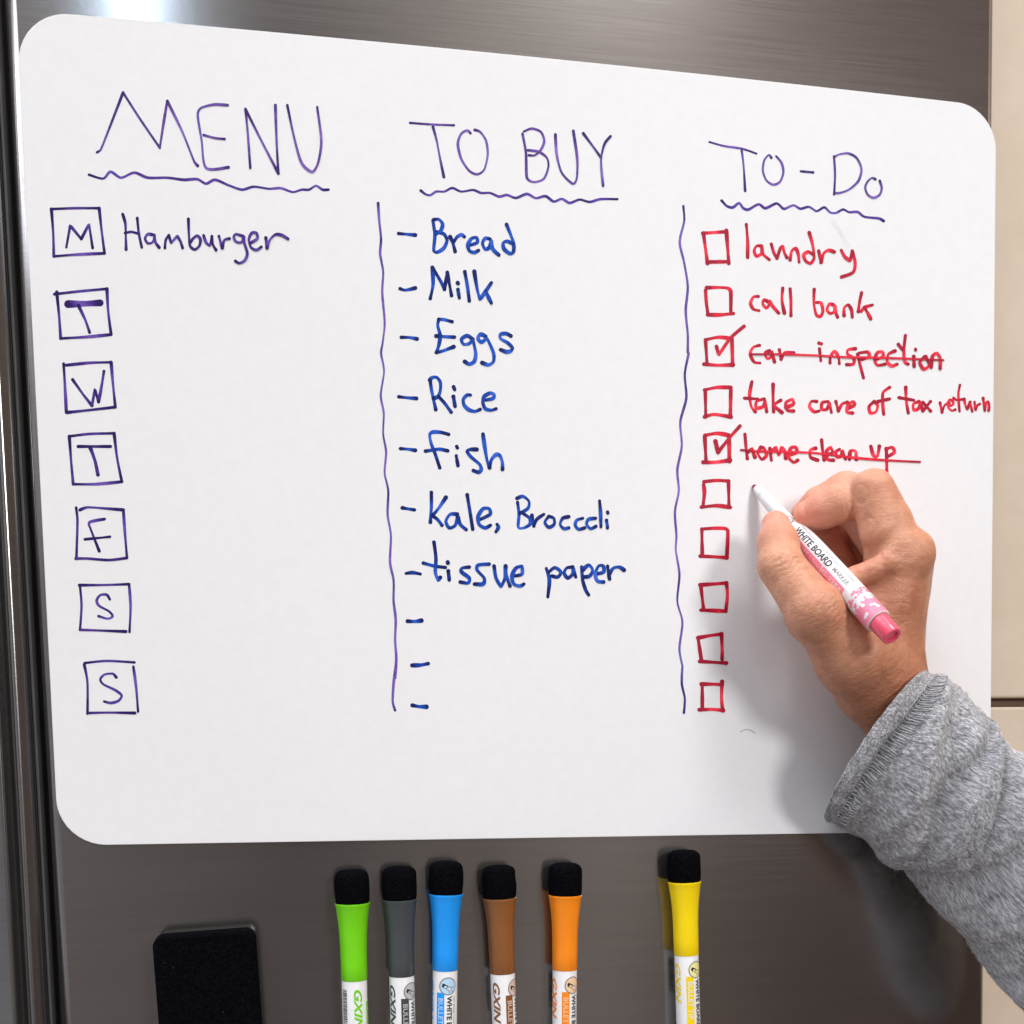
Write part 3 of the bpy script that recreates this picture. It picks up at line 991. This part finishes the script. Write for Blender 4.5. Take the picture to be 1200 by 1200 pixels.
# ------------------------------------------------------------------ board eraser
def board_eraser():
    root = empty('board_eraser', tuple(at(240, 1100, 8)))
    tag(root, 'black felt board eraser stuck on the fridge door in the lower left', 'eraser')
    for name, h0, h1, ins, mat in (('eraser_body', 0.2, 6.5, 0.6, M_ERASER_BODY), ('felt_pad', 6.6, 16.0, 0.0, M_FELT)):
        tl, tr = at(177.5, 1099, 16), at(298, 1090, 16)
        ux = (tr - tl) / np.linalg.norm(tr - tl)
        uz = at(306, 1200, 16) - tr
        uz = uz / np.linalg.norm(uz)
        w = np.linalg.norm(tr - tl) * 1000
        hgt = 105.0
        pts = []
        r = 4.0
        for (cx_, cy_, a0) in ((w - r, r, -90), (w - r, hgt - r, 0), (r, hgt - r, 90), (r, r, 180)):
            for k in range(7):
                a = math.radians(a0 + 15 * k)
                pts.append((cx_ + (r - ins) * math.cos(a), cy_ + (r - ins) * math.sin(a)))
        V, F = [], []
        lv = [(h0, 0.0), (h1 - 1.2, 0.0), (h1 - 0.4, 0.35), (h1, 1.2)]
        m = len(pts)
        cx_, cy_ = w / 2, hgt / 2
        for (h, i2) in lv:
            for (x, y) in pts:
                xx = cx_ + (x - cx_) * (1 - i2 / cx_)
                yy = cy_ + (y - cy_) * (1 - i2 / cy_)
                wob = 0.25 * mnoise.noise(Vector((x * 0.2, y * 0.2, h * 0.3))) if mat is M_FELT else 0
                P = tl + ux * (xx + wob) * 0.001 + uz * (yy + wob) * 0.001
                V.append((P[0], -h * 0.001, P[2]))
        for s in range(len(lv) - 1):
            for j in range(m):
                k = (j + 1) % m
                F.append((s * m + j, (s + 1) * m + j, (s + 1) * m + k, s * m + k))
        F.append(tuple(reversed(range((len(lv) - 1) * m, len(lv) * m))))
        F.append(tuple(range(m)))
        mesh(name, V, F, mat, root)


board_eraser()

# ------------------------------------------------------------------ pink marker in the hand
HEND = 74.0
tip = at(883, 569, BH + 0.3)
end = at(1046, 746, HEND)
PL = np.linalg.norm(end - tip) * 1000
pax = Axis(tip, end - tip, CAM - (tip + end) / 2)
print('pen length', PL)


def t_at(px, py):
    """mm along the pen that shows nearest to a photo point"""
    best = None
    for i in range(600):
        t = PL * i / 600
        q = proj(pax.O + pax.a * t * 0.001)
        d = (q[0] - px) ** 2 + (q[1] - py) ** 2
        if best is None or d < best[0]: best = (d, t)
    return best[1]


pen = empty('whiteboard_marker', tuple(tip))
tag(pen, 'uncapped pink and white marker held in the writing hand', 'marker')
M_PINK = simple('pink_plastic', (0.88, 0.085, 0.16), 0.25, 0.5, 0.06, 90, coat=0.3, sss=0.2)
M_PINKP = simple('pink_print', (0.88, 0.24, 0.35), 0.35, 0.4, 0.04)
M_NIB = simple('nib_felt', (0.30, 0.02, 0.07), 0.8)
tb = t_at(930, 613)
te = t_at(1029, 729)
PP = [(8.0, 2.1), (9.0, 2.5), (16, 2.9), (22, 3.1), (24, 3.2), (tb - 2, 3.3), (tb + 3, 3.9), (tb + 7, 4.5), (tb + 12, 4.95), (tb + 18, 5.15), (te - 6, 5.2), (te - 0.3, 5.2), (te, 4.9)]
PP = [(t, r) for t, r in PP]
pax.lathe('nib', [(0.0, 0.6), (0.6, 1.0), (3.0, 1.25), (8.2, 1.3)], M_NIB, pen, 16)
pax.lathe('nose', [(2.2, 1.1), (2.4, 1.6), (8.0, 2.4), (8.1, 2.4)], M_WHITE, pen, 24)
pax.lathe('barrel', PP, M_WHITE, pen, 48)
pax.lathe('end_plug', [(te - 0.2, 4.2), (te + 0.2, 4.25), (PL - 0.6, 4.0), (PL, 3.7), (PL, 2.7), (PL - 1.0, 2.4)], M_PINK, pen, 40)


def prad(t):
    for (a, b) in zip(PP, PP[1:]):
        if a[0] <= t <= b[0]: return a[1] + (b[1] - a[1]) * (t - a[0]) / (b[0] - a[0])
    return PP[-1][1]


emblem(pax, prad, tb - 0.5, 0.3, M_WHITE, pen, 2.6)
tw = t_at(939, 625)
tw2 = t_at(976, 672)
g = txt('WHITE BOARD', 3.9, bold=0.11)
L0 = max(x for x, y in g[0])
sc_ = (tw2 - tw) / L0
pax.wrap('lettering', [(x * sc_, y) for x, y in g[0]], g[1], prad, tw, 0.9, M_BLACKINK, pen, 0.08)
g = txt('MARKER', 2.6, bold=0.02)
L0 = max(x for x, y in g[0])
tm, tm2 = t_at(979, 675), t_at(996, 694)
pax.wrap('lettering', [(x * (tm2 - tm) / L0, y) for x, y in g[0]], g[1], prad, tm, 1.0, M_GREYINK, pen, 0.08)
g = txt('DRY ERASE  LOW ODOR  EASY TO WIPE', 1.35)
L0 = max(x for x, y in g[0])
pax.wrap('lettering', [(x * (tm2 - tw) / L0, y) for x, y in g[0]], g[1], prad, tw, 3.6, M_GREYINK, pen, 0.08)
t1, t2, t3 = t_at(938, 637), t_at(966, 672), t_at(990, 702)
pax.wrap('print_band', *rect2d(0, t2 - t1, -4.9, -1.2, 16, 6), prad, t1, 0, M_PINKP, pen, 0.05)
pax.wrap('print_band', *rect2d(0, t3 - t2 - 0.6, -4.9, -1.2, 8, 6), prad, t2 + 0.6, 0, M_PINKP, pen, 0.05)
g = txt('BULLET 1-3mm', 2.3)
L0 = max(x for x, y in g[0])
pax.wrap('lettering', [(x * (t2 - t1 - 1.2) / L0, y) for x, y in g[0]], g[1], prad, t1 + 0.6, -2.9, M_WHITE, pen, 0.09)
g = txt('G-228A', 2.4, bold=0.02)
L0 = max(x for x, y in g[0])
pax.wrap('lettering', [(x * (t3 - t2 - 2.0) / L0, y) for x, y in g[0]], g[1], prad, t2 + 1.2, -2.9, M_WHITE, pen, 0.09)
# pink sleeve with a speckled edge
tp = t_at(1012, 709)
pax.wrap('pink_print', *rect2d(0, te - 0.3 - tp, -math.pi * 4.9, math.pi * 4.9, 6, 64), prad, tp, 0, M_PINKP, pen, 0.04)
rr = random.Random(11)
dots_w, dots_p = [], []
for i in range(52):
    y = rr.uniform(-9, 9)
    dots_w.append(disc2d(rr.uniform(0.35, 1.1), 0.01, rr.uniform(-1.0, 2.4) if i < 38 else rr.uniform(1, te - tp - 2), y, sides=6, rings=2, rot=rr.random()))
for i in range(40):
    dots_p.append(disc2d(rr.uniform(0.3, 1.0), 0.01, rr.uniform(-4.6, -0.9), rr.uniform(-9, 9), sides=6, rings=2, rot=rr.random()))
pax.wrap('white_dot', *merge2d(*dots_w), prad, tp, 0, M_WHITE, pen, 0.07)
pax.wrap('pink_dot', *merge2d(*dots_p), prad, tp, 0, M_PINKP, pen, 0.055)

# ------------------------------------------------------------------ the hand: one continuous skin over a posed skeleton
person = empty('person', tuple(at(1040, 800, 35)))
tag(person, 'right hand in a grey fleece sleeve writing on the whiteboard with the pink marker', 'person')


def J(px, py, h): return at(px, py, h) * 1000.0


# joints: photo position, distance from the door (mm)
T_CMC, T_MCP, T_IP, T_TIP = J(1000, 772, 43), J(957, 720, 47), J(915, 663, 38), J(909, 615, 26)
I_MCP, I_PIP, I_DIP, I_TIP = J(1056, 654, 46), J(1022, 577, 44), J(984, 590, 36), J(948, 604, 27)
M_MCP, M_PIP, M_DIP, M_TIP = J(1058, 662, 33), J(990, 577, 26), J(960, 592, 20), J(944, 603, 15)
R_MCP, R_PIP, R_DIP, R_TIP = J(1058, 672, 22), J(1000, 606, 15), J(964, 628, 14), J(984, 660, 15)
L_MCP, L_PIP, L_DIP, L_TIP = J(1056, 688, 14), J(1008, 640, 10), J(984, 664, 11), J(1006, 690, 13)
WR_T, WR_B = J(1029, 797, 35), J(1034, 797, 21)
FA_T, FA_B = J(1100, 905, 30), J(1104, 905, 21)

x0 = J(848, 860, 0); x1 = J(1160, 530, 0)
lo = np.array([x0[0] - 2, -84.0, J(1100, 900, 30)[2]])
hi = np.array([J(1125, 700, 20)[0] + 4, -1.0, J(1000, 528, 0)[2]])
STEP = 0.52
nn = np.ceil((hi - lo) / STEP).astype(int) + 1
gx, gy, gz = [lo[i] + STEP * np.arange(nn[i]) for i in range(3)]
GX, GY, GZ = np.meshgrid(gx.astype(np.float32), gy.astype(np.float32), gz.astype(np.float32), indexing='ij')


def cone(a, b, ra, rb, flat=None):
    a = np.asarray(a, np.float32); b = np.asarray(b, np.float32)
    ba = b - a
    dx, dy, dz = GX - a[0], GY - a[1], GZ - a[2]
    L2 = float(ba @ ba) + 1e-9
    t = np.clip((dx * ba[0] + dy * ba[1] + dz * ba[2]) / L2, 0, 1)
    dx -= t * ba[0]; dy -= t * ba[1]; dz -= t * ba[2]
    return np.sqrt(dx * dx + dy * dy + dz * dz) - (ra + t * (rb - ra))


def smin(a, b, k):
    h = np.clip(0.5 + 0.5 * (b - a) / k, 0, 1)
    return b * (1 - h) + a * h - k * h * (1 - h)


def smax(a, b, k): return -smin(-a, -b, k)


def chain(pts, rs, k=2.0):
    d = None
    for i in range(len(pts) - 1):
        c = cone(pts[i], pts[i + 1], rs[i], rs[i + 1])
        d = c if d is None else smin(d, c, k)
    return d


def lerp(a, b, t): return a + (b - a) * t


# palm block
palm = cone(WR_T, WR_B, 16, 16)
palm = smin(palm, cone(WR_T, FA_T, 16.5, 17), 8)
palm = smin(palm, cone(WR_B, FA_B, 16.5, 17), 8)
palm = smin(palm, cone(WR_T, I_MCP, 14, 11.5), 9)
palm = smin(palm, cone(lerp(WR_T, WR_B, .4), M_MCP, 14, 12.5), 8)
palm = smin(palm, cone(lerp(WR_T, WR_B, .7), R_MCP, 13, 12), 7)
palm = smin(palm, cone(WR_B, L_MCP, 13, 11), 7)
palm = smin(palm, cone(T_CMC, WR_T, 14, 15), 8)
palm = smin(palm, cone(T_CMC, J(1035, 690, 38), 14, 10), 7)          # thenar mass
palm = smin(palm, cone(J(975, 735, 40), J(1040, 680, 38), 9, 9), 6)     # web
palm = smin(palm, cone(I_MCP, I_MCP + np.array([2.2, -1.0, 1.2]), 11.6, 11.4), 3)
thumb = chain([T_CMC, T_MCP, T_IP, lerp(T_IP, T_TIP, .55), T_TIP], [13.5, 11.6, 9.0, 8.2, 6.0], 3.0)
thumb = smin(thumb, cone(T_MCP, T_MCP + np.array([-1, -2.0, 1]), 12.2, 11.6), 2)
prox = chain([I_MCP, lerp(I_MCP, I_PIP, .5), I_PIP], [11.2, 10.2, 9.6], 1.6)
prox = smin(prox, cone(J(1030, 622, 47), J(1025, 592, 46), 7.6, 7.0), 3.5)
dist = chain([J(1012, 579, 36), I_DIP, lerp(I_DIP, I_TIP, .5), I_TIP], [9.2, 8.2, 8.0, 6.4], 1.6)
index = smin(prox, dist, 0.9)
palmside = cone(J(1033, 626, 45), J(1030, 654, 43), 6.8, 6.4)
middle = chain([M_MCP, M_PIP, M_DIP, M_TIP], [11, 8.6, 7.8, 6.2], 1.6)
ring_ = chain([R_MCP, R_PIP, R_DIP, R_TIP], [10.5, 8.4, 7.8, 7.0], 1.6)
little = chain([L_MCP, L_PIP, L_DIP, L_TIP], [9.5, 7.4, 7.0, 6.2], 1.6)
web = chain([J(1054, 612, 50), J(1052, 636, 52.5), J(1040, 657, 52.5), J(1022, 668, 50.5), J(1000, 678, 48)], [3.4, 3.8, 4.2, 4.4, 5.0], 1.5)
hand = smin(palm, thumb, 5.0)
hand = smin(hand, web, 3.8)
hand = smin(hand, palmside, 2.0)
hand = smin(hand, index, 1.8)
hand = smin(hand, middle, 1.6)
hand = smin(hand, ring_, 1.4)
hand = smin(hand, little, 1.4)
# tendons and knuckle ridges on the back of the hand
for (a, b, r) in ((J(1077, 680, 54), J(1066, 790, 50), 1.4), (J(1085, 690, 40), J(1078, 770, 36), 2.0)):
    pass
# creases
def groove(h, pts, r, k=0.9):
    for a, b in zip(pts, pts[1:]):
        h = smax(h, -cone(a, b, r, r), k)
    return h


del palm, thumb, index, middle, ring_, little, web


def surface_nets(D):
    S = D < 0
    nx, ny, nz_ = D.shape
    c = np.zeros((nx - 1, ny - 1, nz_ - 1), np.int16)
    corners = [(i, j, k) for i in (0, 1) for j in (0, 1) for k in (0, 1)]
    for (i, j, k) in corners:
        c += S[i:nx - 1 + i, j:ny - 1 + j, k:nz_ - 1 + k]
    act = np.argwhere((c > 0) & (c < 8))
    idx = -np.ones(c.shape, np.int32)
    idx[act[:, 0], act[:, 1], act[:, 2]] = np.arange(len(act))
    acc = np.zeros((len(act), 3)); cnt = np.zeros(len(act))
    for (i, j, k) in corners:
        for ax in range(3):
            if (i, j, k)[ax]: continue
            e2 = [i, j, k]; e2[ax] = 1
            a = D[act[:, 0] + i, act[:, 1] + j, act[:, 2] + k]
            b = D[act[:, 0] + e2[0], act[:, 1] + e2[1], act[:, 2] + e2[2]]
            m = (a < 0) != (b < 0)
            t = np.where(m, a / np.where(m, a - b, 1), 0)
            pos = np.tile(np.array([i, j, k], float), (len(act), 1))
            pos[:, ax] += t
            acc[m] += pos[m]; cnt[m] += 1
    V = (act + acc / cnt[:, None]) * STEP + lo
    F = []
    for ax in range(3):
        sl0 = [slice(1, nx - 1), slice(1, ny - 1), slice(1, nz_ - 1)]
        sl0[ax] = slice(0, D.shape[ax] - 1)
        sl1 = list(sl0); sl1[ax] = slice(1, D.shape[ax])
        A, B = S[tuple(sl0)], S[tuple(sl1)]
        e = np.argwhere(A != B)
        off = np.array([s.start for s in sl0])
        fl = A[e[:, 0], e[:, 1], e[:, 2]]
        e = e + off
        u, v = (ax + 1) % 3, (ax + 2) % 3
        q = []
        for (du, dv) in ((-1, -1), (0, -1), (0, 0), (-1, 0)):
            p = e.copy(); p[:, u] += du; p[:, v] += dv
            q.append(idx[p[:, 0], p[:, 1], p[:, 2]])
        q = np.stack(q, 1)
        q[~fl] = q[~fl][:, ::-1]
        F.append(q[(q >= 0).all(1)])
    return V, np.concatenate(F)


HV, HF = surface_nets(hand)
SHP = hand.shape
HN = np.zeros_like(HV)
fa = np.cross(HV[HF[:, 2]] - HV[HF[:, 0]], HV[HF[:, 3]] - HV[HF[:, 1]])
for c_ in range(4): np.add.at(HN, HF[:, c_], fa)
HN /= np.linalg.norm(HN, axis=1)[:, None] + 1e-9
# a couple of smoothing passes take the grid out of the skin
for _ in range(3):
    S_ = np.zeros_like(HV); C_ = np.zeros(len(HV))
    for a_, b_ in ((0, 1), (1, 2), (2, 3), (3, 0)):
        np.add.at(S_, HF[:, a_], HV[HF[:, b_]]); np.add.at(C_, HF[:, a_], 1)
        np.add.at(S_, HF[:, b_], HV[HF[:, a_]]); np.add.at(C_, HF[:, b_], 1)
    HV = HV * 0.5 + 0.5 * S_ / C_[:, None]
del hand
# wrinkles across the joints and along the wrist, pressed into the surface
gi = np.clip(((HV - lo) / STEP).round().astype(int), 1, np.array(SHP) - 2)
def wrinkle(V, c, axis, rad_, wl, amp, seed):
    axis = axis / np.linalg.norm(axis)
    d = V - c
    dist2 = (d ** 2).sum(1)
    m = dist2 < (rad_ * 2.2) ** 2
    out = np.zeros(len(V))
    idx = np.nonzero(m)[0]
    for i in idx:
        p = Vector(d[i] / 5.5) + Vector((seed, 0, 0))
        s = float(d[i] @ axis) / wl + 0.9 * mnoise.noise(p) + 0.3 * mnoise.noise(p * 3.1)
        x = s - math.floor(s)
        ridge = math.exp(-((x - 0.5) / 0.14) ** 2)
        gate = 0.5 + 0.5 * mnoise.noise(Vector((math.floor(s) * 7.3 + seed, d[i][0] * 0.12, d[i][2] * 0.12)))
        out[i] = -amp * ridge * (0.3 + gate) * math.exp(-dist2[i] / rad_ ** 2)
    return out
disp = wrinkle(HV, T_IP + np.array([0, -9, 0]), T_IP - T_MCP, 7.5, 2.3, 0.5, 1)
disp += wrinkle(HV, T_MCP + np.array([0, -11, 0]), T_MCP - T_CMC, 11, 2.2, 0.30, 5)
disp += wrinkle(HV, I_PIP + np.array([2, -4, 8]), I_PIP - I_MCP, 7, 2.2, 0.30, 9)
disp += wrinkle(HV, J(1035, 815, 62), FA_T - WR_T, 22, 2.9, 0.30, 13)
disp += wrinkle(HV, J(1045, 690, 58), I_MCP - WR_T, 18, 3.6, 0.16, 17)
disp += wrinkle(HV, I_DIP + np.array([2, -6, -3]), I_TIP - I_DIP, 5, 1.9, 0.28, 21)
disp += wrinkle(HV, J(1012, 600, 56), np.array([1.0, 0, 0.35]), 7, 2.6, 0.30, 25)
disp += wrinkle(HV, J(1030, 650, 56), np.array([0.8, 0, -0.5]), 9, 3.4, 0.35, 29)
# tendons and veins under the skin on the back of the hand
def ridge(pts, w, amp):
    out = np.zeros(len(HV))
    for a, b in zip(pts, pts[1:]):
        ba = b - a
        t = np.clip(((HV - a) @ ba) / (ba @ ba), 0, 1)
        d = np.linalg.norm(HV - a - t[:, None] * ba, axis=1)
        out = np.maximum(out, amp * np.exp(-(np.maximum(0, d - 4.0) / w) ** 2) * (0.35 + 0.65 * np.sin(np.pi * np.clip(t, .05, .95))))
    return out
disp += ridge([J(1062, 672, 58), J(1056, 730, 56), J(1046, 790, 52)], 2.2, 0.75)
disp += ridge([J(1079, 690, 48), J(1072, 740, 46), J(1066, 790, 42)], 2.2, 0.8)
disp += ridge([J(1010, 705, 56), J(1018, 745, 57), J(1016, 790, 54)], 1.8, 0.55)
disp += ridge([J(1045, 700, 58), J(1030, 735, 58), J(1034, 775, 55)], 1.4, 0.5)
disp -= ridge([J(1004, 577, 50), J(1001, 592, 52), J(1004, 606, 52), J(1015, 618, 52)], 0.9, 0.6)
for i in range(len(HV)):
    q = Vector(HV[i])
    disp[i] += 0.28 * mnoise.noise(q / 9.0) + 0.10 * mnoise.noise(q / 3.0)
HV = HV + HN * disp[:, None]
me = bpy.data.meshes.new('hand')
me.vertices.add(len(HV)); me.vertices.foreach_set('co', (HV * 0.001).astype(np.float32).ravel())
me.loops.add(HF.size); me.loops.foreach_set('vertex_index', HF.astype(np.int32).ravel())
me.polygons.add(len(HF)); me.polygons.foreach_set('loop_start', np.arange(0, HF.size, 4, dtype=np.int32))
me.polygons.foreach_set('loop_total', np.full(len(HF), 4, np.int32))
me.update(calc_edges=True)
me.validate()
fl = np.zeros(len(HV))
for p, r, w in ((T_TIP, 13, 0.7), (I_TIP, 15, 0.75), (M_TIP, 12, 0.6), (I_MCP + np.array([-22, 0, -6]), 13, 0.35), (R_PIP, 24, .7), (L_PIP, 24, .6)):
    fl = np.maximum(fl, w * np.exp(-((HV - p) ** 2).sum(1) / (r * r)))
at_ = me.attributes.new('flush', 'FLOAT', 'POINT')
at_.data.foreach_set('value', fl.astype(np.float32))
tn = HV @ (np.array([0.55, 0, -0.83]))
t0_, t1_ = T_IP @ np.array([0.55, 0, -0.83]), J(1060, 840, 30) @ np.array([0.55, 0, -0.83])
wrist_shade = np.clip((tn - t0_) / (t1_ - t0_), 0, 1)
a2_ = me.attributes.new('tan', 'FLOAT', 'POINT')  # weight of the painted falloff, not suntan: none at the thumb, full at the wrist
a2_.data.foreach_set('value', wrist_shade.astype(np.float32))
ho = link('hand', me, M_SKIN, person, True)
print('hand faces', len(HF))

# thumbnail, seen from its side
ta = (T_TIP - T_IP) / np.linalg.norm(T_TIP - T_IP)
nd = np.array([-0.84, -0.54, 0.10]); nd -= ta * (nd @ ta); nd /= np.linalg.norm(nd)
sd_ = np.cross(ta, nd)
TL_ = np.linalg.norm(T_TIP - T_IP)
V, F = [], []
NA, NL = 14, 14
for i in range(NL + 1):
    u = i / NL
    for j in range(NA + 1):
        a = (j / NA - 0.5) * 2
        edge_ = 1 - 0.35 * max(0, (0.25 - u) / 0.25) ** 2 - 0.25 * max(0, (u - 0.8) / 0.2) ** 2
        s = TL_ * 0.45 + 9.5 * u
        tt = min(1.0, max(0.0, (s - TL_ * .55) / (TL_ * .45)))
        rr_ = 8.2 + (6.0 - 8.2) * tt
        if s > TL_: rr_ = math.sqrt(max(4.0, 36.0 - (s - TL_) ** 2)) if s - TL_ < 5.5 else 2.4
        ang = math.radians(44) * a * edge_
        P = T_IP + ta * s + (nd * math.cos(ang) + sd_ * math.sin(ang)) * (rr_ + 0.22 - 0.30 * a * a - 0.25 * (1 - u) ** 3)
        V.append(P * 0.001)
for i in range(NL):
    for j in range(NA):
        q = i * (NA + 1) + j
        F.append((q, q + NA + 1, q + NA + 2, q + 1))
nail = mesh('fingernail', V, F, M_NAIL, ho, True)

# ------------------------------------------------------------------ sleeve
def sleeve():
    # photo positions of the upper and lower outline of the sleeve, and the height of its centre line
    rings = [((1086, 790), (966, 957), 44, 13, 25), ((1098, 794), (979, 968), 46, 15, 26), ((1118, 803), (1007, 988), 49, 18, 28), ((1143, 830), (1048, 1014), 54, 23, 31), ((1165, 866), (1078, 1034), 58, 26, 33),
             ((1203, 895), (1122, 1086), 64, 32, 36), ((1245, 935), (1165, 1138), 72, 40, 39), ((1300, 985), (1212, 1196), 82, 52, 42), ((1380, 1060), (1300, 1290), 98, 74, 45)]
    # interpolate
    def cat(P, t):
        n = len(P) - 1
        x = t * n; i = min(int(x), n - 1); f = x - i
        p0, p1, p2, p3 = P[max(i - 1, 0)], P[i], P[i + 1], P[min(i + 2, n)]
        return 0.5 * ((2 * p1) + (p2 - p0) * f + (2 * p0 - 5 * p1 + 4 * p2 - p3) * f * f + (3 * p1 - p0 - 3 * p2 + p3) * f ** 3)
    top = [at(*r[0], r[2]) for r in rings]; bot = [at(*r[1], r[3]) for r in rings]
    dep = [np.array([r[4] * 0.001]) for r in rings]
    N, K = 260, 220
    V, F, UV = [], [], []
    centers, frames = [], []
    for i in range(N + 1):
        t = i / N
        a, b, d = cat(top, t), cat(bot, t), cat(dep, t)[0]
        c = (a + b) / 2
        u = (a - b) / 2
        centers.append(c); frames.append((u, d))
    def pt(i, ph, off=0.0, fold=True):
        c = centers[i]; u, d = frames[i]
        L_ = np.linalg.norm(u)
        p = c + u * math.cos(ph) + np.array([0, -1, 0]) * d * math.sin(ph)
        nrm = u / L_ * math.cos(ph) / L_ + np.array([0, -1, 0]) * math.sin(ph) / d
        nrm /= np.linalg.norm(nrm)
        s = i / N
        # the near side of the cuff reaches further over the wrist
        ax_ = np.array([-0.82, 0.0, 0.57])
        p = p + ax_ * 0.016 * math.sin(ph) * max(0.0, 1 - s / 0.35) ** 1.0
        f = 0.0
        if fold:
            # diagonal folds of soft cloth
            q = Vector((s * 9 + math.cos(ph) * 0.9, math.sin(ph) * 0.9 - s * 2.0, 0.7))
            f += 0.0045 * mnoise.noise(q) * min(1, s * 8)
            f += 0.0021 * math.sin(s * 31 + 2.3 * math.cos(ph - 0.6) + 1.5 * mnoise.noise(q * 0.7)) * min(1, s * 6) * (0.1 + 0.9 * max(0, math.sin(ph)))
            w_ = math.sin(s * 24 - 1.2 * math.cos(ph) + 2.2 * mnoise.noise(q * 0.5 + Vector((5, 2, 1))))
            f -= 0.0045 * max(0.0, w_) ** 4 * min(1, s * 5) * max(0.0, math.sin(ph)) ** 0.7
            for (s0, kk, A_, w2) in ((0.34, 0.06, 0.0020, 0.016), (0.50, -0.05, 0.0024, 0.014), (0.66, 0.07, 0.0030, 0.018), (0.86, -0.04, 0.0030, 0.02)):
                x_ = (s - s0 - kk * math.cos(ph) - 0.02 * mnoise.noise(q * 0.8)) / w2
                f -= A_ * math.exp(-x_ * x_) * max(0.0, math.sin(ph + 0.25))
            f += 0.0009 * mnoise.noise(Vector(p) * 160)
            f += 0.00035 * mnoise.noise(Vector(p) * 500)
            # seam line: pinched
            sd = (s - 0.115) / 0.012
            f -= 0.0011 * math.exp(-sd * sd)
            sd = (s - 0.135) / 0.02
            f += 0.0005 * math.exp(-sd * sd)
            f += 0.0004 * mnoise.noise(Vector((math.cos(ph) * 6, math.sin(ph) * 6, s * 90)))
        return p + nrm * (f + off)
    # inner lip then outside
    rows = [(14, -0.0022), (8, -0.0021), (3, -0.0019), (1, -0.0016), (0, -0.0009), (0, -0.0002)]
    for (i, off) in rows:
        for k in range(K): V.append(pt(i, 2 * math.pi * k / K, off))
    for i in range(1, N + 1):
        for k in range(K): V.append(pt(i, 2 * math.pi * k / K))
    R = len(rows) + N
    for i in range(R - 1):
        for k in range(K):
            q = (k + 1) % K
            F.append((i * K + k, (i + 1) * K + k, (i + 1) * K + q, i * K + q))
    o = mesh('sleeve', V, F, M_FLEECE, person, True)
    me = o.data
    uv = me.uv_layers.new(name='UVMap')
    li = np.empty(len(me.loops), np.int32); me.loops.foreach_get('vertex_index', li)
    row, colk = li // K, li % K
    # metres along and around the sleeve; unwrap the seam column
    pol = np.repeat(np.arange(len(me.polygons)), 4)
    kk = colk.astype(float)
    wrapc = np.zeros(len(me.polygons), bool)
    kmax = kk.reshape(-1, 4).max(1); kmin = kk.reshape(-1, 4).min(1)
    wrapc = (kmax - kmin) > 2
    kk = np.where(wrapc[pol] & (colk == 0), K, kk)
    U = np.stack([(row - len(rows)) / N * 0.20, kk / K * 0.23], 1)
    uv.data.foreach_set('uv', U.astype(np.float32).ravel())
    # overlock seam: thread loops
    V, F = [], []
    def tube(P, r, n=5):
        base = len(V)
        m = len(P)
        for i in range(m):
            d = P[min(i + 1, m - 1)] - P[max(i - 1, 0)]
            d = d / (np.linalg.norm(d) + 1e-12)
            a = np.cross(d, [0.3, 1, 0.2]); a /= np.linalg.norm(a)
            b = np.cross(d, a)
            for k in range(n):
                t = 2 * math.pi * k / n
                V.append(P[i] + (a * math.cos(t) + b * math.sin(t)) * r)
        for i in range(m - 1):
            for k in range(n):
                q = (k + 1) % n
                F.append((base + i * n + k, base + i * n + q, base + (i + 1) * n + q, base + (i + 1) * n + k))
    i0, i1 = int(N * 0.10), int(N * 0.165)
    nl = 104
    rr = random.Random(5)
    for k in range(nl):
        ph = 2 * math.pi * (k + rr.uniform(-.4, .4)) / nl
        dp = 2 * math.pi / nl
        P = [pt(i0 + int((i1 - i0) * s), ph + dp * w, 0.00060 + 0.0003 * math.sin(s * math.pi)) for s, w in ((0, 0), (.25, .1), (.5, .3), (.75, .5), (1, .62), (.9, .95), (.4, .9), (0, 1.0))]
        tube(P, 0.00023, 5)
    for s in (0.10, 0.165):
        P = [pt(int(N * s), 2 * math.pi * k / 200, 0.0003 + 0.0001 * math.sin(k * 2.5)) for k in range(201)]
        tube(P, 0.00022, 5)
    mesh('seam_stitching', V, F, M_THREAD, o, True)
    # loose fibres of the fleece
    V, F = [], []
    for k in range(17000):
        s = rr.random() ** 0.9
        i = min(N - 1, int(s * N * 0.9) + 1)
        if 0.085 < i / N < 0.175: continue
        ph = rr.uniform(-0.5, math.pi + 0.5)
        p = pt(i, ph, -0.0001)
        q = pt(min(N, i + 1), ph)
        c = centers[i]
        nrm = (p - c); nrm /= np.linalg.norm(nrm)
        ln = rr.uniform(0.0006, 0.0021)
        along = (q - pt(i - 1, ph)); along /= np.linalg.norm(along) + 1e-9
        side = np.cross(nrm, along)
        w = rr.uniform(-1.2, 1.2)
        d1 = nrm * rr.uniform(0.15, 0.6) + along * math.cos(w) + side * math.sin(w)
        d2 = nrm * rr.uniform(-0.5, 0.5) + along * math.cos(w + rr.uniform(-1, 1)) + side * math.sin(w + rr.uniform(-1, 1))
        p1 = p + d1 * ln * 0.5
        p2 = p1 + d2 * ln * 0.5
        r = 0.00005
        b = len(V)
        wv = np.cross(d1, nrm); wv = wv / (np.linalg.norm(wv) + 1e-9) * r
        V += [p - wv, p + wv, p1 + wv, p1 - wv, p2]
        F += [(b, b + 1, b + 2, b + 3), (b + 3, b + 2, b + 4)]
    fz = mesh('fleece_fibres', V, F, M_FUZZ, o)
    fz['kind'] = 'stuff'


sleeve()
